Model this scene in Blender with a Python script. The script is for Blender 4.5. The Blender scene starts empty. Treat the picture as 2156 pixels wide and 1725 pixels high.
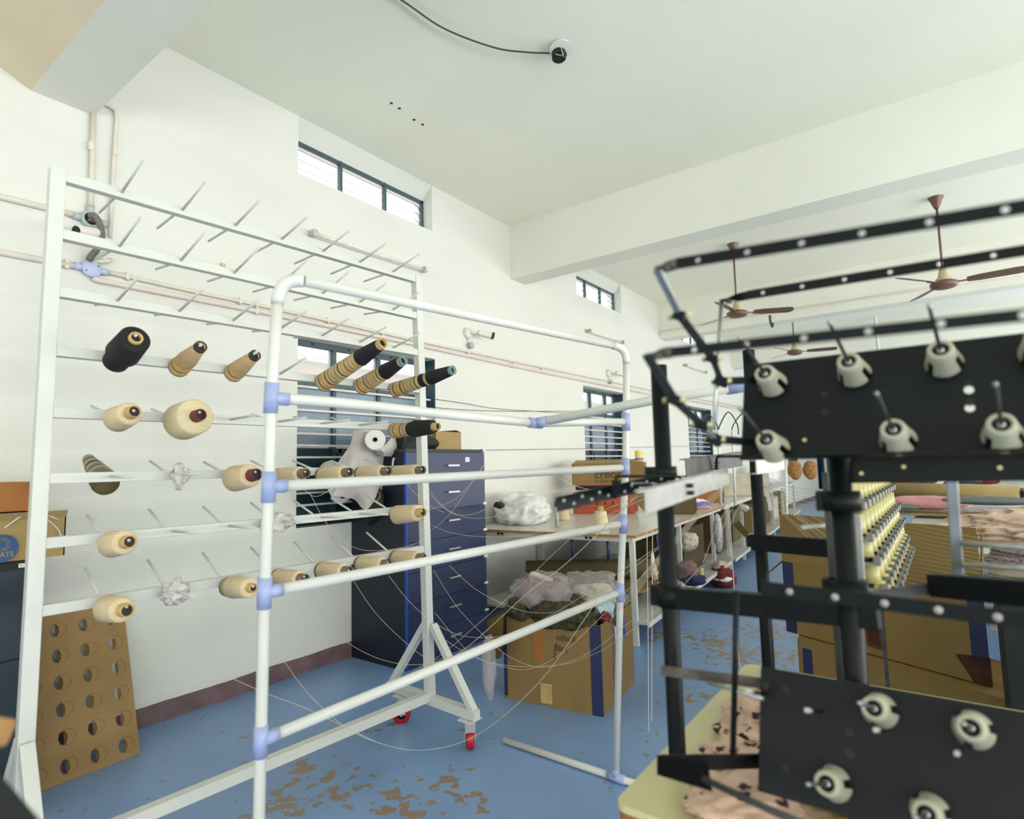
import bpy, bmesh, math, random
from mathutils import Vector, Matrix, noise
random.seed(7)
C = bpy.context.scene.collection
V = Vector
PI = math.pi
# ------------------------------------------------------------------ camera
FPX = 1237.456
AX_R = V((0.5924, -0.8053, -0.0244)); AX_U = V((-0.0620, -0.0758, 0.9952)); AX_F = V((0.8033, 0.5880, 0.0947))
AX_R.normalize(); AX_F = (AX_F - AX_R * AX_F.dot(AX_R)).normalized(); AX_U = AX_R.cross(AX_F).normalized()
CAM = V((0, 0, 1.5))
cd = bpy.data.cameras.new('camera'); cam = bpy.data.objects.new('camera', cd); C.objects.link(cam)
M = Matrix.Identity(4)
for i in range(3):
    M[i][0] = AX_R[i]; M[i][1] = AX_U[i]; M[i][2] = -AX_F[i]; M[i][3] = CAM[i]
cam.matrix_world = M
cd.sensor_fit = 'HORIZONTAL'; cd.sensor_width = 36; cd.lens = 36 * FPX / 2156
cd.clip_start = 0.05; cd.clip_end = 200
cd.dof.use_dof = True; cd.dof.focus_distance = 3.4; cd.dof.aperture_fstop = 1.9
bpy.context.scene.camera = cam
# ------------------------------------------------------------------ view, world and daylight
vs = bpy.context.scene.view_settings
bpy.context.scene.display_settings.display_device = 'sRGB'
vs.view_transform = 'Standard'; vs.look = 'None'; vs.gamma = 1; vs.use_curve_mapping = False
vs.exposure = 0.53
w = bpy.data.worlds.new('sky'); bpy.context.scene.world = w; w.use_nodes = True
bg = w.node_tree.nodes['Background']; bg.inputs[0].default_value = (0.93, 0.97, 1.0, 1); bg.inputs[1].default_value = 2.0
def area(loc, rot, sx, sy, power, col=(1, 0.980, 0.945)):
    l = bpy.data.lights.new('window_daylight', 'AREA'); l.shape = 'RECTANGLE'; l.size = sx; l.size_y = sy
    l.energy = power; l.color = col
    o = bpy.data.objects.new('window_daylight', l); C.objects.link(o); o.location = loc; o.rotation_euler = rot
    return o
# added daylight lamps in front of the closed wall opposite (y = -7) and of the wall behind the camera (x = -4)
for i, x in enumerate((-2.2, 2.0, 6.2, 10.4, 15.0, 19.5)):
    area((x, -6.9, 1.9), (math.radians(109), 0, 0), 2.8, 2.4, 250)
for y in (-4.5, -1.2, 2.0):
    area((-3.9, y, 1.9), (0, math.radians(-104), 0), 2.4, 2.2, 42)
# ------------------------------------------------------------------ pixel -> place helpers (frame 2156 x 1725)
def ray(x, y):
    return AX_R * ((x - 1078) / FPX) - AX_U * ((y - 862.5) / FPX) + AX_F
def pd(x, y, d): return CAM + ray(x, y) * d
def on(ax, val, x, y):
    r = ray(x, y); return CAM + r * ((val - CAM[ax]) / r[ax])
def pX(x, y, v): return on(0, v, x, y)
def pY(x, y, v): return on(1, v, x, y)
def pZ(x, y, v): return on(2, v, x, y)
def pN(x, y, q, n):
    r = ray(x, y); return CAM + r * (n.dot(q - CAM) / n.dot(r))
# ------------------------------------------------------------------ materials
def lin(c):
    return tuple(((v / 255) / 12.92 if v / 255 <= 0.04045 else (((v / 255) + 0.055) / 1.055) ** 2.4) for v in c) + (1,)
def mat(name, c, rough=0.6, metal=0.0, var=0.06, scale=8.0, bump=0.0, bscale=60.0, c2=None, trans=0.0, spec=0.5, stretch=None):
    m = bpy.data.materials.new(name); m.use_nodes = True
    nt = m.node_tree; N = nt.nodes; L = nt.links
    b = N['Principled BSDF']; b.inputs['Roughness'].default_value = rough; b.inputs['Metallic'].default_value = metal
    b.inputs['Specular IOR Level'].default_value = spec
    tc = N.new('ShaderNodeTexCoord'); mp = N.new('ShaderNodeMapping'); L.new(tc.outputs['Object'], mp.inputs[0])
    if stretch: mp.inputs['Scale'].default_value = stretch
    no = N.new('ShaderNodeTexNoise'); no.inputs['Scale'].default_value = scale; no.inputs['Detail'].default_value = 5
    L.new(mp.outputs[0], no.inputs['Vector'])
    mx = N.new('ShaderNodeMix'); mx.data_type = 'RGBA'
    a = lin(c)
    if c2 is None:
        lo = tuple(v * (1 - var * 2) for v in a[:3]) + (1,); hi = tuple(min(1, v * (1 + var)) for v in a[:3]) + (1,)
    else:
        lo = a; hi = lin(c2)
    mx.inputs[6].default_value = lo; mx.inputs[7].default_value = hi
    rp = N.new('ShaderNodeMapRange'); rp.inputs[1].default_value = 0.35; rp.inputs[2].default_value = 0.65
    L.new(no.outputs[0], rp.inputs[0]); L.new(rp.outputs[0], mx.inputs[0]); L.new(mx.outputs[2], b.inputs['Base Color'])
    if bump:
        n2 = N.new('ShaderNodeTexNoise'); n2.inputs['Scale'].default_value = bscale; n2.inputs['Detail'].default_value = 4
        L.new(mp.outputs[0], n2.inputs['Vector'])
        bp = N.new('ShaderNodeBump'); bp.inputs['Strength'].default_value = bump; bp.inputs['Distance'].default_value = 0.01
        L.new(n2.outputs[0], bp.inputs['Height']); L.new(bp.outputs[0], b.inputs['Normal'])
    if trans:
        t = N.new('ShaderNodeBsdfTransparent'); s = N.new('ShaderNodeMixShader'); s.inputs[0].default_value = trans
        out = N['Material Output']; L.new(b.outputs[0], s.inputs[1]); L.new(t.outputs[0], s.inputs[2]); L.new(s.outputs[0], out.inputs[0])
    return m
MT = {}
def D(k, *a, **kw): MT[k] = mat(k, *a, **kw)
D('wall', (221, 222, 214), 0.75, var=0.012, scale=1.2, bump=0.25, bscale=18, stretch=(1, 1, 3))
D('ceiling', (243, 244, 229), 0.85, var=0.015, scale=0.8, bump=0.08, bscale=40)
D('beam', (232, 233, 222), 0.85, var=0.02, scale=1.0, bump=0.08, bscale=40)
D('skirting', (122, 96, 100), 0.55, var=0.12, scale=9, bump=0.2)
D('rackpaint', (207, 209, 202), 0.4, var=0.015, scale=5)
D('pvc', (212, 213, 206), 0.35, var=0.02, scale=6)
D('pvcjoint', (158, 170, 212), 0.4, var=0.05, scale=30)
D('steel', (176, 178, 172), 0.35, 0.85, var=0.08, scale=20)
D('aluminium', (178, 180, 176), 0.42, 0.35, var=0.07, scale=25, bump=0.05)
D('black', (6, 13, 14), 0.48, 0.0, var=0.1, scale=10, spec=0.22)
D('blackplate', (9, 15, 17), 0.45, 0.0, var=0.1, scale=4, bump=0.05, bscale=200, spec=0.25)
D('blackmatt', (20, 22, 22), 0.7, var=0.12, scale=10)
D('darksteel', (62, 64, 62), 0.45, 0.4, var=0.15, scale=20)
D('rust', (96, 88, 78), 0.6, 0.3, var=0.2, scale=30)
D('holder', (176, 174, 152), 0.45, var=0.03, scale=30)
D('cream', (224, 203, 164), 0.85, var=0.05, scale=20, bump=0.3, bscale=300, stretch=(1, 1, 14))
D('creamlight', (222, 206, 166), 0.85, var=0.04, scale=20, bump=0.3, bscale=300, stretch=(1, 1, 14))
D('tan', (204, 172, 130), 0.8, var=0.08, scale=20, bump=0.25, bscale=300, stretch=(1, 1, 14))
D('blackyarn', (14, 15, 20), 0.75, var=0.2, scale=20, bump=0.3, bscale=300, stretch=(1, 1, 14))
D('papercone', (196, 164, 104), 0.65, var=0.08, scale=20)
D('papergrey', (120, 104, 84), 0.6, var=0.12, scale=30)
D('bandblue', (92, 142, 158), 0.6, var=0.06, scale=30)
D('bandred', (124, 62, 48), 0.6, var=0.2, scale=60)
D('bandblack', (40, 34, 30), 0.6, var=0.2, scale=60)
D('redcone', (110, 48, 36), 0.5, var=0.1, scale=20)
D('olive', (96, 84, 48), 0.35, var=0.15, scale=12)
D('olivelight', (150, 142, 110), 0.5, var=0.12, scale=12)
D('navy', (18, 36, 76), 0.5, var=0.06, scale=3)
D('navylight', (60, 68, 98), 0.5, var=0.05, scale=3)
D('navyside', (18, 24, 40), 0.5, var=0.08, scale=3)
D('darkteal', (12, 34, 48), 0.5, var=0.1, scale=3)
D('blueedge', (20, 70, 170), 0.5, var=0.05)
D('charcoal', (52, 54, 54), 0.6, var=0.08)
D('winframe', (66, 88, 96), 0.45, 0.1, var=0.06, scale=10)
D('shutter', (136, 154, 168), 0.45, 0.1, var=0.05, scale=3)
D('shutterdark', (30, 66, 78), 0.45, 0.1, var=0.06, scale=4)
D('grille', (222, 214, 208), 0.5, var=0.03, scale=12)
D('cardboard', (138, 112, 66), 0.8, var=0.05, scale=5, bump=0.1, bscale=90, stretch=(1, 1, 0.2))
D('cardlight', (166, 140, 92), 0.8, var=0.05, scale=5, bump=0.1, bscale=90)
D('cardorange', (160, 104, 48), 0.75, var=0.05, scale=5)
D('cardsheet', (154, 124, 80), 0.8, var=0.05, scale=4, bump=0.08)
D('carddark', (92, 76, 44), 0.8, var=0.08, scale=5)
D('tapeblue', (38, 46, 84), 0.4, var=0.08, scale=10)
D('tapebrown', (110, 66, 34), 0.25, var=0.15, scale=14)
D('redbox', (176, 84, 52), 0.6, var=0.08, scale=12)
D('inkdark', (60, 44, 32), 0.6)
D('inkpen', (40, 36, 60), 0.6)
D('white', (222, 222, 218), 0.6, var=0.02)
D('bluesticker', (14, 76, 130), 0.4, var=0.04)
D('tabletop', (206, 203, 196), 0.28, var=0.02, scale=3)
D('tableedge', (176, 122, 62), 0.5, var=0.08, scale=10)
D('tableleg', (214, 216, 208), 0.45, var=0.03)
D('shelf', (206, 204, 200), 0.45, var=0.03)
D('redwheel', (176, 20, 34), 0.4, var=0.1, scale=20)
D('blackrubber', (14, 14, 14), 0.6)
D('castersteel', (196, 196, 190), 0.3, 0.7, var=0.06)
D('plastic', (250, 250, 248), 0.25, var=0.02, scale=6, bump=0.12, bscale=6, trans=0.3, spec=.7)
D('plasticclear', (206, 198, 196), 0.15, var=0.06, scale=8, bump=0.9, bscale=16, trans=0.68, spec=0.8)
D('wrap', (232, 226, 220), 0.25, var=0.05, scale=18, bump=0.6, bscale=40, trans=0.45)
D('camo', (26, 30, 22), 0.85, scale=34, c2=(78, 70, 40), bump=0.4, bscale=30)
D('redfabric', (112, 34, 38), 0.85, var=0.15, bump=0.3)
D('mauvefabric', (140, 112, 118), 0.85, var=0.15, scale=6, bump=0.4)
D('beigecloth', (204, 196, 178), 0.85, var=0.06, bump=0.4, bscale=20)
D('bluebag', (30, 70, 180), 0.4, var=0.1)
D('lightbluecloth', (176, 206, 214), 0.8, var=0.1, scale=20)
D('pinkribbon', (226, 196, 190), 0.6, var=0.05)
D('whitecloth', (236, 232, 226), 0.85, var=0.03, scale=10, bump=0.35, bscale=16)
D('pinkcloth', (222, 160, 162), 0.85, var=0.06, scale=8, bump=0.3, bscale=20)
D('greycloth', (112, 124, 124), 0.85, var=0.08, scale=8, bump=0.3, bscale=20)
D('peachcloth', (230, 208, 186), 0.85, scale=22, c2=(212, 184, 162), bump=0.3, bscale=18)
D('greypattern', (196, 190, 190), 0.85, scale=70, c2=(120, 112, 132), bump=0.3)
D('darkcloth', (70, 66, 56), 0.85, var=0.15, scale=10, bump=0.3)
D('bluecloth', (30, 44, 90), 0.85, var=0.1, scale=10, bump=0.3)
D('tealcurtain', (20, 70, 110), 0.85, var=0.15, scale=10)
D('kraft', (150, 132, 84), 0.7, var=0.05, scale=6)
D('kraftdark', (104, 92, 58), 0.7, var=0.05, scale=6)
D('laminate', (208, 200, 150), 0.35, var=0.03, scale=3)
D('laminateedge', (150, 104, 52), 0.5, var=0.1, scale=10)
D('yellowplastic', (178, 172, 112), 0.45, var=0.04, scale=30)
D('greenclip', (52, 92, 72), 0.5, var=0.05)
D('greyclip', (136, 130, 128), 0.5, var=0.1, scale=40)
D('thread', (214, 200, 172), 0.8, var=0.04)
D('threadwhite', (224, 214, 204), 0.8, var=0.04)
D('conduit', (222, 215, 201), 0.5, var=0.03)
D('conduitpink', (222, 209, 200), 0.5, var=0.03)
D('junction', (186, 196, 226), 0.5, var=0.03)
D('junctiongrey', (174, 190, 188), 0.5, var=0.03)
D('hose', (112, 106, 100), 0.6, var=0.08)
D('camwhite', (226, 222, 214), 0.4, var=0.02)
D('lens', (12, 22, 22), 0.15)
D('fanbrown', (112, 80, 72), 0.4, 0.1, var=0.08)
D('fanblade', (104, 84, 76), 0.45, 0.1, var=0.08)
D('fancream', (196, 184, 150), 0.5)
D('cable', (60, 58, 54), 0.6)
D('brass', (200, 190, 140), 0.4, 0.3)
D('tube', (232, 230, 220), 0.3)
D('hole', (60, 54, 46), 0.9)
D('foreground', (44, 46, 44), 0.6, var=0.1)
D('woodedge', (170, 130, 80), 0.6, var=0.1)
D('outside', (196, 160, 150), 0.8, var=0.03, scale=2)
D('ground', (130, 120, 105), 0.9, var=0.1)
D('yellowlabel', (236, 214, 70), 0.5)
D('orangecloth', (204, 150, 92), 0.85, scale=30, c2=(120, 84, 48), bump=0.3)
D('purplepack', (60, 60, 160), 0.4)
D('magenta', (170, 20, 80), 0.4)
D('packwhite', (236, 226, 232), 0.35)
D('mottled', (206, 206, 200), 0.4, scale=30, c2=(160, 162, 160))
D('eyelet', (168, 162, 158), 0.4, var=.1)
# printed cloth: pale ground with dark blossom spots
def spotted(name, base, spot, sc):
    m = mat(name, base, 0.85, var=0.06, scale=6, bump=0.35, bscale=14); nt = m.node_tree; N = nt.nodes; L = nt.links
    vo = N.new('ShaderNodeTexVoronoi'); vo.inputs['Scale'].default_value = sc; vo.inputs['Randomness'].default_value = 0.8
    tc = [n for n in N if n.type == 'TEX_COORD'][0]
    nz = N.new('ShaderNodeTexNoise'); nz.inputs['Scale'].default_value = sc * 4; L.new(tc.outputs['Object'], nz.inputs['Vector'])
    ad = N.new('ShaderNodeVectorMath'); ad.operation = 'MULTIPLY_ADD'; ad.inputs[1].default_value = (0.02,) * 3
    L.new(nz.outputs['Color'], ad.inputs[0]); L.new(tc.outputs['Object'], ad.inputs[2]); L.new(ad.outputs[0], vo.inputs['Vector'])
    rp = N.new('ShaderNodeMapRange'); rp.inputs[1].default_value = 0.27; rp.inputs[2].default_value = 0.34
    L.new(vo.outputs['Distance'], rp.inputs[0])
    mx = N.new('ShaderNodeMix'); mx.data_type = 'RGBA'; mx.inputs[6].default_value = lin(spot)
    b = N['Principled BSDF']; src = b.inputs['Base Color'].links[0].from_socket
    L.new(rp.outputs[0], mx.inputs[0]); L.new(src, mx.inputs[7]); L.new(mx.outputs[2], b.inputs['Base Color'])
    return m
MT['floral'] = spotted('floral', (216, 184, 160), (56, 34, 44), 19)
MT['floralyellow'] = spotted('floralyellow', (186, 158, 80), (60, 48, 34), 17)
D('cardolive', (136, 110, 58), 0.8, var=0.05, scale=5, bump=0.1, bscale=90, stretch=(1, 1, .2))  # olive cardboard of the right cartons, with their shade darkened into the colour
D('inkbrown', (92, 72, 50), 0.6)
# floor paint: blue, scuffed, chipped to brown screed around certain places
def floor_mat():
    m = mat('floor_paint', (126, 158, 200), 0.38, var=0.05, scale=1.3, bump=0.05, bscale=30); nt = m.node_tree; N = nt.nodes; L = nt.links
    b = N['Principled BSDF']; src = b.inputs['Base Color'].links[0].from_socket
    geo = N.new('ShaderNodeNewGeometry')
    acc = None
    for (x, y, r) in CHIPS:
        d = N.new('ShaderNodeVectorMath'); d.operation = 'DISTANCE'; d.inputs[1].default_value = (x, y, 0); L.new(geo.outputs['Position'], d.inputs[0])
        mr = N.new('ShaderNodeMapRange'); mr.inputs[1].default_value = 0; mr.inputs[2].default_value = r; mr.inputs[3].default_value = 1; mr.inputs[4].default_value = 0
        L.new(d.outputs['Value'], mr.inputs[0])
        if acc is None: acc = mr.outputs[0]
        else:
            mm = N.new('ShaderNodeMath'); mm.operation = 'MAXIMUM'; L.new(acc, mm.inputs[0]); L.new(mr.outputs[0], mm.inputs[1]); acc = mm.outputs[0]
    nz = N.new('ShaderNodeTexNoise'); nz.inputs['Scale'].default_value = 13; nz.inputs['Detail'].default_value = 4; nz.inputs['Roughness'].default_value = 0.55
    L.new(geo.outputs['Position'], nz.inputs['Vector'])
    ma = N.new('ShaderNodeMath'); ma.operation = 'MULTIPLY_ADD'; ma.inputs[1].default_value = 0.20; L.new(acc, ma.inputs[0]); L.new(nz.outputs[0], ma.inputs[2])
    st = N.new('ShaderNodeMapRange'); st.inputs[1].default_value = 0.655; st.inputs[2].default_value = 0.665; L.new(ma.outputs[0], st.inputs[0])
    mx = N.new('ShaderNodeMix'); mx.data_type = 'RGBA'; mx.inputs[7].default_value = lin((140, 122, 102))
    L.new(st.outputs[0], mx.inputs[0]); L.new(src, mx.inputs[6])
    # dark scuffs
    n3 = N.new('ShaderNodeTexNoise'); n3.inputs['Scale'].default_value = 7; n3.inputs['Detail'].default_value = 6; n3.inputs['Roughness'].default_value = 0.75
    L.new(geo.outputs['Position'], n3.inputs['Vector'])
    s3 = N.new('ShaderNodeMapRange'); s3.inputs[1].default_value = 0.69; s3.inputs[2].default_value = 0.74; s3.inputs[4].default_value = 0.65; L.new(n3.outputs[0], s3.inputs[0])
    m3 = N.new('ShaderNodeMix'); m3.data_type = 'RGBA'; m3.inputs[7].default_value = lin((70, 72, 72))
    L.new(s3.outputs[0], m3.inputs[0]); L.new(mx.outputs[2], m3.inputs[6]); L.new(m3.outputs[2], b.inputs['Base Color'])
    return m
_ch = [(850, 1700, .32), (700, 1655, .28), (640, 1620, .2), (930, 1640, .18), (800, 1530, .16), (590, 1700, .3), (1000, 1690, .15), (1500, 1350, .5), (1560, 1380, .45), (1620, 1330, .4), (1410, 1340, .35), (1640, 1380, .4), (1470, 1470, .2)]
CHIPS = [(pZ(x, y, 0)[0], pZ(x, y, 0)[1], r) for x, y, r in _ch]
MT['floor'] = floor_mat()
def glass_mat():
    m = bpy.data.materials.new('louvre_glass'); m.use_nodes = True; N = m.node_tree.nodes; L = m.node_tree.links
    N.clear(); o = N.new('ShaderNodeOutputMaterial'); t = N.new('ShaderNodeBsdfTransparent'); t.inputs[0].default_value = (.9, .93, .92, 1)
    g = N.new('ShaderNodeBsdfTranslucent'); g.inputs[0].default_value = (.95, .95, .93, 1); s = N.new('ShaderNodeMixShader'); s.inputs[0].default_value = 0.35
    L.new(t.outputs[0], s.inputs[1]); L.new(g.outputs[0], s.inputs[2]); L.new(s.outputs[0], o.inputs[0]); return m
MT['glass'] = glass_mat()
# ------------------------------------------------------------------ mesh helpers
class B:
    """collects shapes in world coordinates; several materials allowed"""
    def __init__(s): s.bm = bmesh.new(); s.mats = []
    def mi(s, m):
        if m is None: return 0
        if m not in s.mats: s.mats.append(m)
        return s.mats.index(m)
    def faces(s, vs, fs, m=None, smooth=False):
        k = s.mi(m); bv = [s.bm.verts.new(v) for v in vs]; out = []
        for f in fs:
            try:
                g = s.bm.faces.new([bv[i] for i in f]); g.material_index = k; g.smooth = smooth; out.append(g)
            except ValueError: pass
        return bv
    def box(s, c, size, rot=None, m=None, bev=0):
        c = V(c); hx, hy, hz = [v / 2 for v in size]
        R = rot if rot is not None else Matrix.Identity(3)
        vs = [c + R @ V((sx * hx, sy * hy, sz * hz)) for sz in (-1, 1) for sy in (-1, 1) for sx in (-1, 1)]
        bv = s.faces(vs, [(0, 2, 3, 1), (4, 5, 7, 6), (0, 1, 5, 4), (2, 6, 7, 3), (0, 4, 6, 2), (1, 3, 7, 5)], m)
        if bev:
            es = list({e for v in bv for e in v.link_edges})
            bmesh.ops.bevel(s.bm, geom=es, offset=bev, segments=2, affect='EDGES', profile=0.5)
        return s
    def bb(s, x0, x1, y0, y1, z0, z1, m=None, bev=0):
        return s.box(((x0 + x1) / 2, (y0 + y1) / 2, (z0 + z1) / 2), (abs(x1 - x0), abs(y1 - y0), abs(z1 - z0)), None, m, bev)
    def bar(s, p0, p1, w_, h, up=(0, 0, 1), m=None, bev=0):
        p0 = V(p0); p1 = V(p1); t = (p1 - p0); L = t.length; t.normalize(); up = V(up)
        sd = t.cross(up).normalized(); up = sd.cross(t).normalized()
        R = Matrix((sd, t, up)).transposed()
        return s.box((p0 + p1) / 2, (w_, L, h), R, m, bev)
    def tube(s, pts, r, n=10, m=None, cap=True, smooth=True):
        pts = [V(p) for p in pts]; rr = r if isinstance(r, (list, tuple)) else [r] * len(pts)
        t0 = (pts[1] - pts[0]).normalized(); a = t0.orthogonal().normalized(); rings = []; k = s.mi(m)
        for i, p in enumerate(pts):
            if i == 0: t = t0
            elif i == len(pts) - 1: t = (pts[i] - pts[i - 1]).normalized()
            else: t = ((pts[i + 1] - p).normalized() + (p - pts[i - 1]).normalized()).normalized()
            a = (a - t * a.dot(t)).normalized(); b_ = t.cross(a)
            rings.append([s.bm.verts.new(p + (a * math.cos(2 * PI * j / n) + b_ * math.sin(2 * PI * j / n)) * rr[i]) for j in range(n)])
        for i in range(len(pts) - 1):
            for j in range(n):
                f = s.bm.faces.new((rings[i][j], rings[i][(j + 1) % n], rings[i + 1][(j + 1) % n], rings[i + 1][j])); f.smooth = smooth; f.material_index = k
        if cap:
            f = s.bm.faces.new(rings[0][::-1]); f.material_index = k; f = s.bm.faces.new(rings[-1]); f.material_index = k
        return s
    def lathe(s, prof, o, axis, n=28, m=None, smooth=True, ms=None, ref=None):
        """prof = [(radius, distance along axis)]"""
        o = V(o); ax = V(axis).normalized(); a = (V(ref) - ax * V(ref).dot(ax)).normalized() if ref else ax.orthogonal().normalized(); b_ = ax.cross(a); rings = []
        for (r, t) in prof:
            if r <= 1e-6: rings.append([s.bm.verts.new(o + ax * t)])
            else: rings.append([s.bm.verts.new(o + ax * t + (a * math.cos(2 * PI * j / n) + b_ * math.sin(2 * PI * j / n)) * r) for j in range(n)])
        for i in range(len(prof) - 1):
            k = s.mi(ms[i] if ms else m); A = rings[i]; Bq = rings[i + 1]
            for j in range(n):
                j2 = (j + 1) % n
                if len(A) == 1 and len(Bq) == 1: continue
                if len(A) == 1: q = (A[0], Bq[j2], Bq[j])
                elif len(Bq) == 1: q = (A[j], A[j2], Bq[0])
                else: q = (A[j], A[j2], Bq[j2], Bq[j])
                f = s.bm.faces.new(q); f.smooth = smooth; f.material_index = k
        return s
    def disc(s, o, axis, r, th, n=24, m=None): return s.lathe([(0, 0), (r, 0), (r, th), (0, th)], o, axis, n, m, False)
    def sheet(s, P, nu, nv, fn, m=None, smooth=True):
        """surface patch: fn(u, v) -> point, u and v in 0..1"""
        g = [[s.bm.verts.new(fn(i / nu, j / nv)) for i in range(nu + 1)] for j in range(nv + 1)]; k = s.mi(m)
        for j in range(nv):
            for i in range(nu):
                f = s.bm.faces.new((g[j][i], g[j][i + 1], g[j + 1][i + 1], g[j + 1][i])); f.smooth = smooth; f.material_index = k
        return s
    def blob(s, c, size, seed=0, amp=0.25, fr=2.2, sub=4, m=None, flat=None, rot=None, fine=0.35):
        """crumpled soft body: displaced sphere with creases"""
        bm2 = bmesh.new(); bmesh.ops.create_icosphere(bm2, subdivisions=sub, radius=1)
        off = V((seed * 3.7, seed * 1.3, seed * 5.1)); k = s.mi(m); vm = {}
        for v in bm2.verts:
            p = v.co.copy(); q = p * fr + off
            d = noise.noise(q) * amp + (abs(noise.noise(q * 2.3)) - .25) * -amp * 1.2 + (abs(noise.noise(q * 5.1)) - .2) * -amp * fine
            p = p * (1 + d); p = V((p.x * size[0], p.y * size[1], p.z * size[2]))
            if rot is not None: p = rot @ p
            p = V(c) + p
            if flat is not None and p.z < flat: p.z = flat + (p.z - flat) * 0.02
            vm[v.index] = s.bm.verts.new(p)
        for f in bm2.faces:
            g = s.bm.faces.new([vm[v.index] for v in f.verts]); g.smooth = True; g.material_index = k
        bm2.free(); return s
    def perf(s, o, U, W, nrm, lu, lw, th, holes, hr, m=None, seg=12):
        """flat bar lu x lw with real round holes; o = corner, U and W unit vectors; holes = [(u, w)] sorted along u, one cell each"""
        k = s.mi(m); o = V(o); U = V(U); W = V(W); T = V(nrm) * th
        rows = {}
        for (u, w_) in holes: rows.setdefault(round(w_, 4), []).append(u)
        ws = sorted(rows); wb = [0] + [(ws[i] + ws[i + 1]) / 2 for i in range(len(ws) - 1)] + [lw]
        P = lambda u, w_, z: o + U * u + W * w_ + T * z
        for r_, wv in enumerate(ws):
            us = sorted(rows[wv]); ub = [0] + [(us[i] + us[i + 1]) / 2 for i in range(len(us) - 1)] + [lu]
            for c_, uv in enumerate(us):
                x0, x1, y0, y1 = ub[c_], ub[c_ + 1], wb[r_], wb[r_ + 1]
                out = []; inn = []
                for j in range(seg):
                    a = 2 * PI * (j + .5) / seg; dx, dy = math.cos(a), math.sin(a)
                    tx = ((x1 - uv) / dx if dx > 0 else (x0 - uv) / dx) if abs(dx) > 1e-6 else 1e9
                    ty = ((y1 - wv) / dy if dy > 0 else (y0 - wv) / dy) if abs(dy) > 1e-6 else 1e9
                    t = min(tx, ty); out.append((uv + dx * t, wv + dy * t)); inn.append((uv + dx * (hr[0] if isinstance(hr, tuple) else hr), wv + dy * (hr[1] if isinstance(hr, tuple) else hr)))
                # corners inserted
                for z, flip in ((0, True), (1, False)):
                    vi = [s.bm.verts.new(P(a_, b_, z)) for a_, b_ in inn]; vo = [s.bm.verts.new(P(a_, b_, z)) for a_, b_ in out]
                    for j in range(seg):
                        j2 = (j + 1) % seg; pl = [vi[j], vo[j]]
                        (a0, b0), (a1, b1) = out[j], out[j2]
                        if abs(a0 - a1) > 1e-5 and abs(b0 - b1) > 1e-5:
                            cx = x1 if max(a0, a1) > x1 - 1e-5 else x0; cy = y1 if max(b0, b1) > y1 - 1e-5 else y0
                            pl.append(s.bm.verts.new(P(cx, cy, z)))
                        pl += [vo[j2], vi[j2]]
                        f = s.bm.faces.new(pl if not flip else pl[::-1]); f.material_index = k
                va = [s.bm.verts.new(P(a_, b_, 0)) for a_, b_ in inn]; vb = [s.bm.verts.new(P(a_, b_, 1)) for a_, b_ in inn]
                for j in range(seg):
                    f = s.bm.faces.new((va[j], va[(j + 1) % seg], vb[(j + 1) % seg], vb[j])); f.material_index = k
        for (a0, b0), (a1, b1) in (((0, 0), (lu, 0)), ((lu, 0), (lu, lw)), ((lu, lw), (0, lw)), ((0, lw), (0, 0))):
            s.faces([P(a0, b0, 0), P(a1, b1, 0), P(a1, b1, 1), P(a0, b0, 1)], [(0, 1, 2, 3)], m)
        return s
def org(parent):
    o = V((0, 0, 0))
    while parent is not None: o += V(parent.location); parent = parent.parent
    return o
def obj(name, b, m=None, parent=None, at=None):
    """link the collected shapes as ONE mesh object; its origin sits at `at` (world)"""
    if m: b.mats = b.mats or [m]
    me = bpy.data.meshes.new(name); po = org(parent)
    o0 = V(at) if at is not None else (po if parent else V((0, 0, 0)))
    bmesh.ops.translate(b.bm, verts=b.bm.verts, vec=-o0)
    bmesh.ops.recalc_face_normals(b.bm, faces=b.bm.faces)
    b.bm.to_mesh(me); b.bm.free()
    for k in b.mats: me.materials.append(MT[k])
    o = bpy.data.objects.new(name, me); C.objects.link(o)
    if parent: o.parent = parent
    o.location = o0 - po
    return o
def thing(name, label, cat, loc=(0, 0, 0), group=None):
    o = bpy.data.objects.new(name, None); C.objects.link(o); o.location = loc; o.empty_display_size = 0.05
    o['label'] = label; o['category'] = cat
    if group: o['group'] = group
    return o
def tag(o, label, cat, group=None, kind=None):
    o['label'] = label; o['category'] = cat
    if group: o['group'] = group
    if kind: o['kind'] = kind
    return o
def struct(name, b, m=None, parent=None, at=None):
    o = obj(name, b, m, parent, at)
    if parent is None: o['kind'] = 'structure'
    return o
def lab(o, l): o['label'] = l; return o
def put(me, name, parent, mw):
    """another object sharing mesh `me`, world matrix mw"""
    o = bpy.data.objects.new(name, me); C.objects.link(o); o.parent = parent
    o.matrix_local = Matrix.Translation(-org(parent)) @ mw; return o
def frame(p, ax, ref=(0, 0, 1)):
    """matrix: local z -> ax, origin p"""
    z = V(ax).normalized(); x = V(ref).cross(z)
    if x.length < 1e-4: x = V((1, 0, 0))
    x.normalize(); y = z.cross(x); Mx = Matrix((x, y, z)).transposed().to_4x4(); Mx.translation = V(p); return Mx
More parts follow.
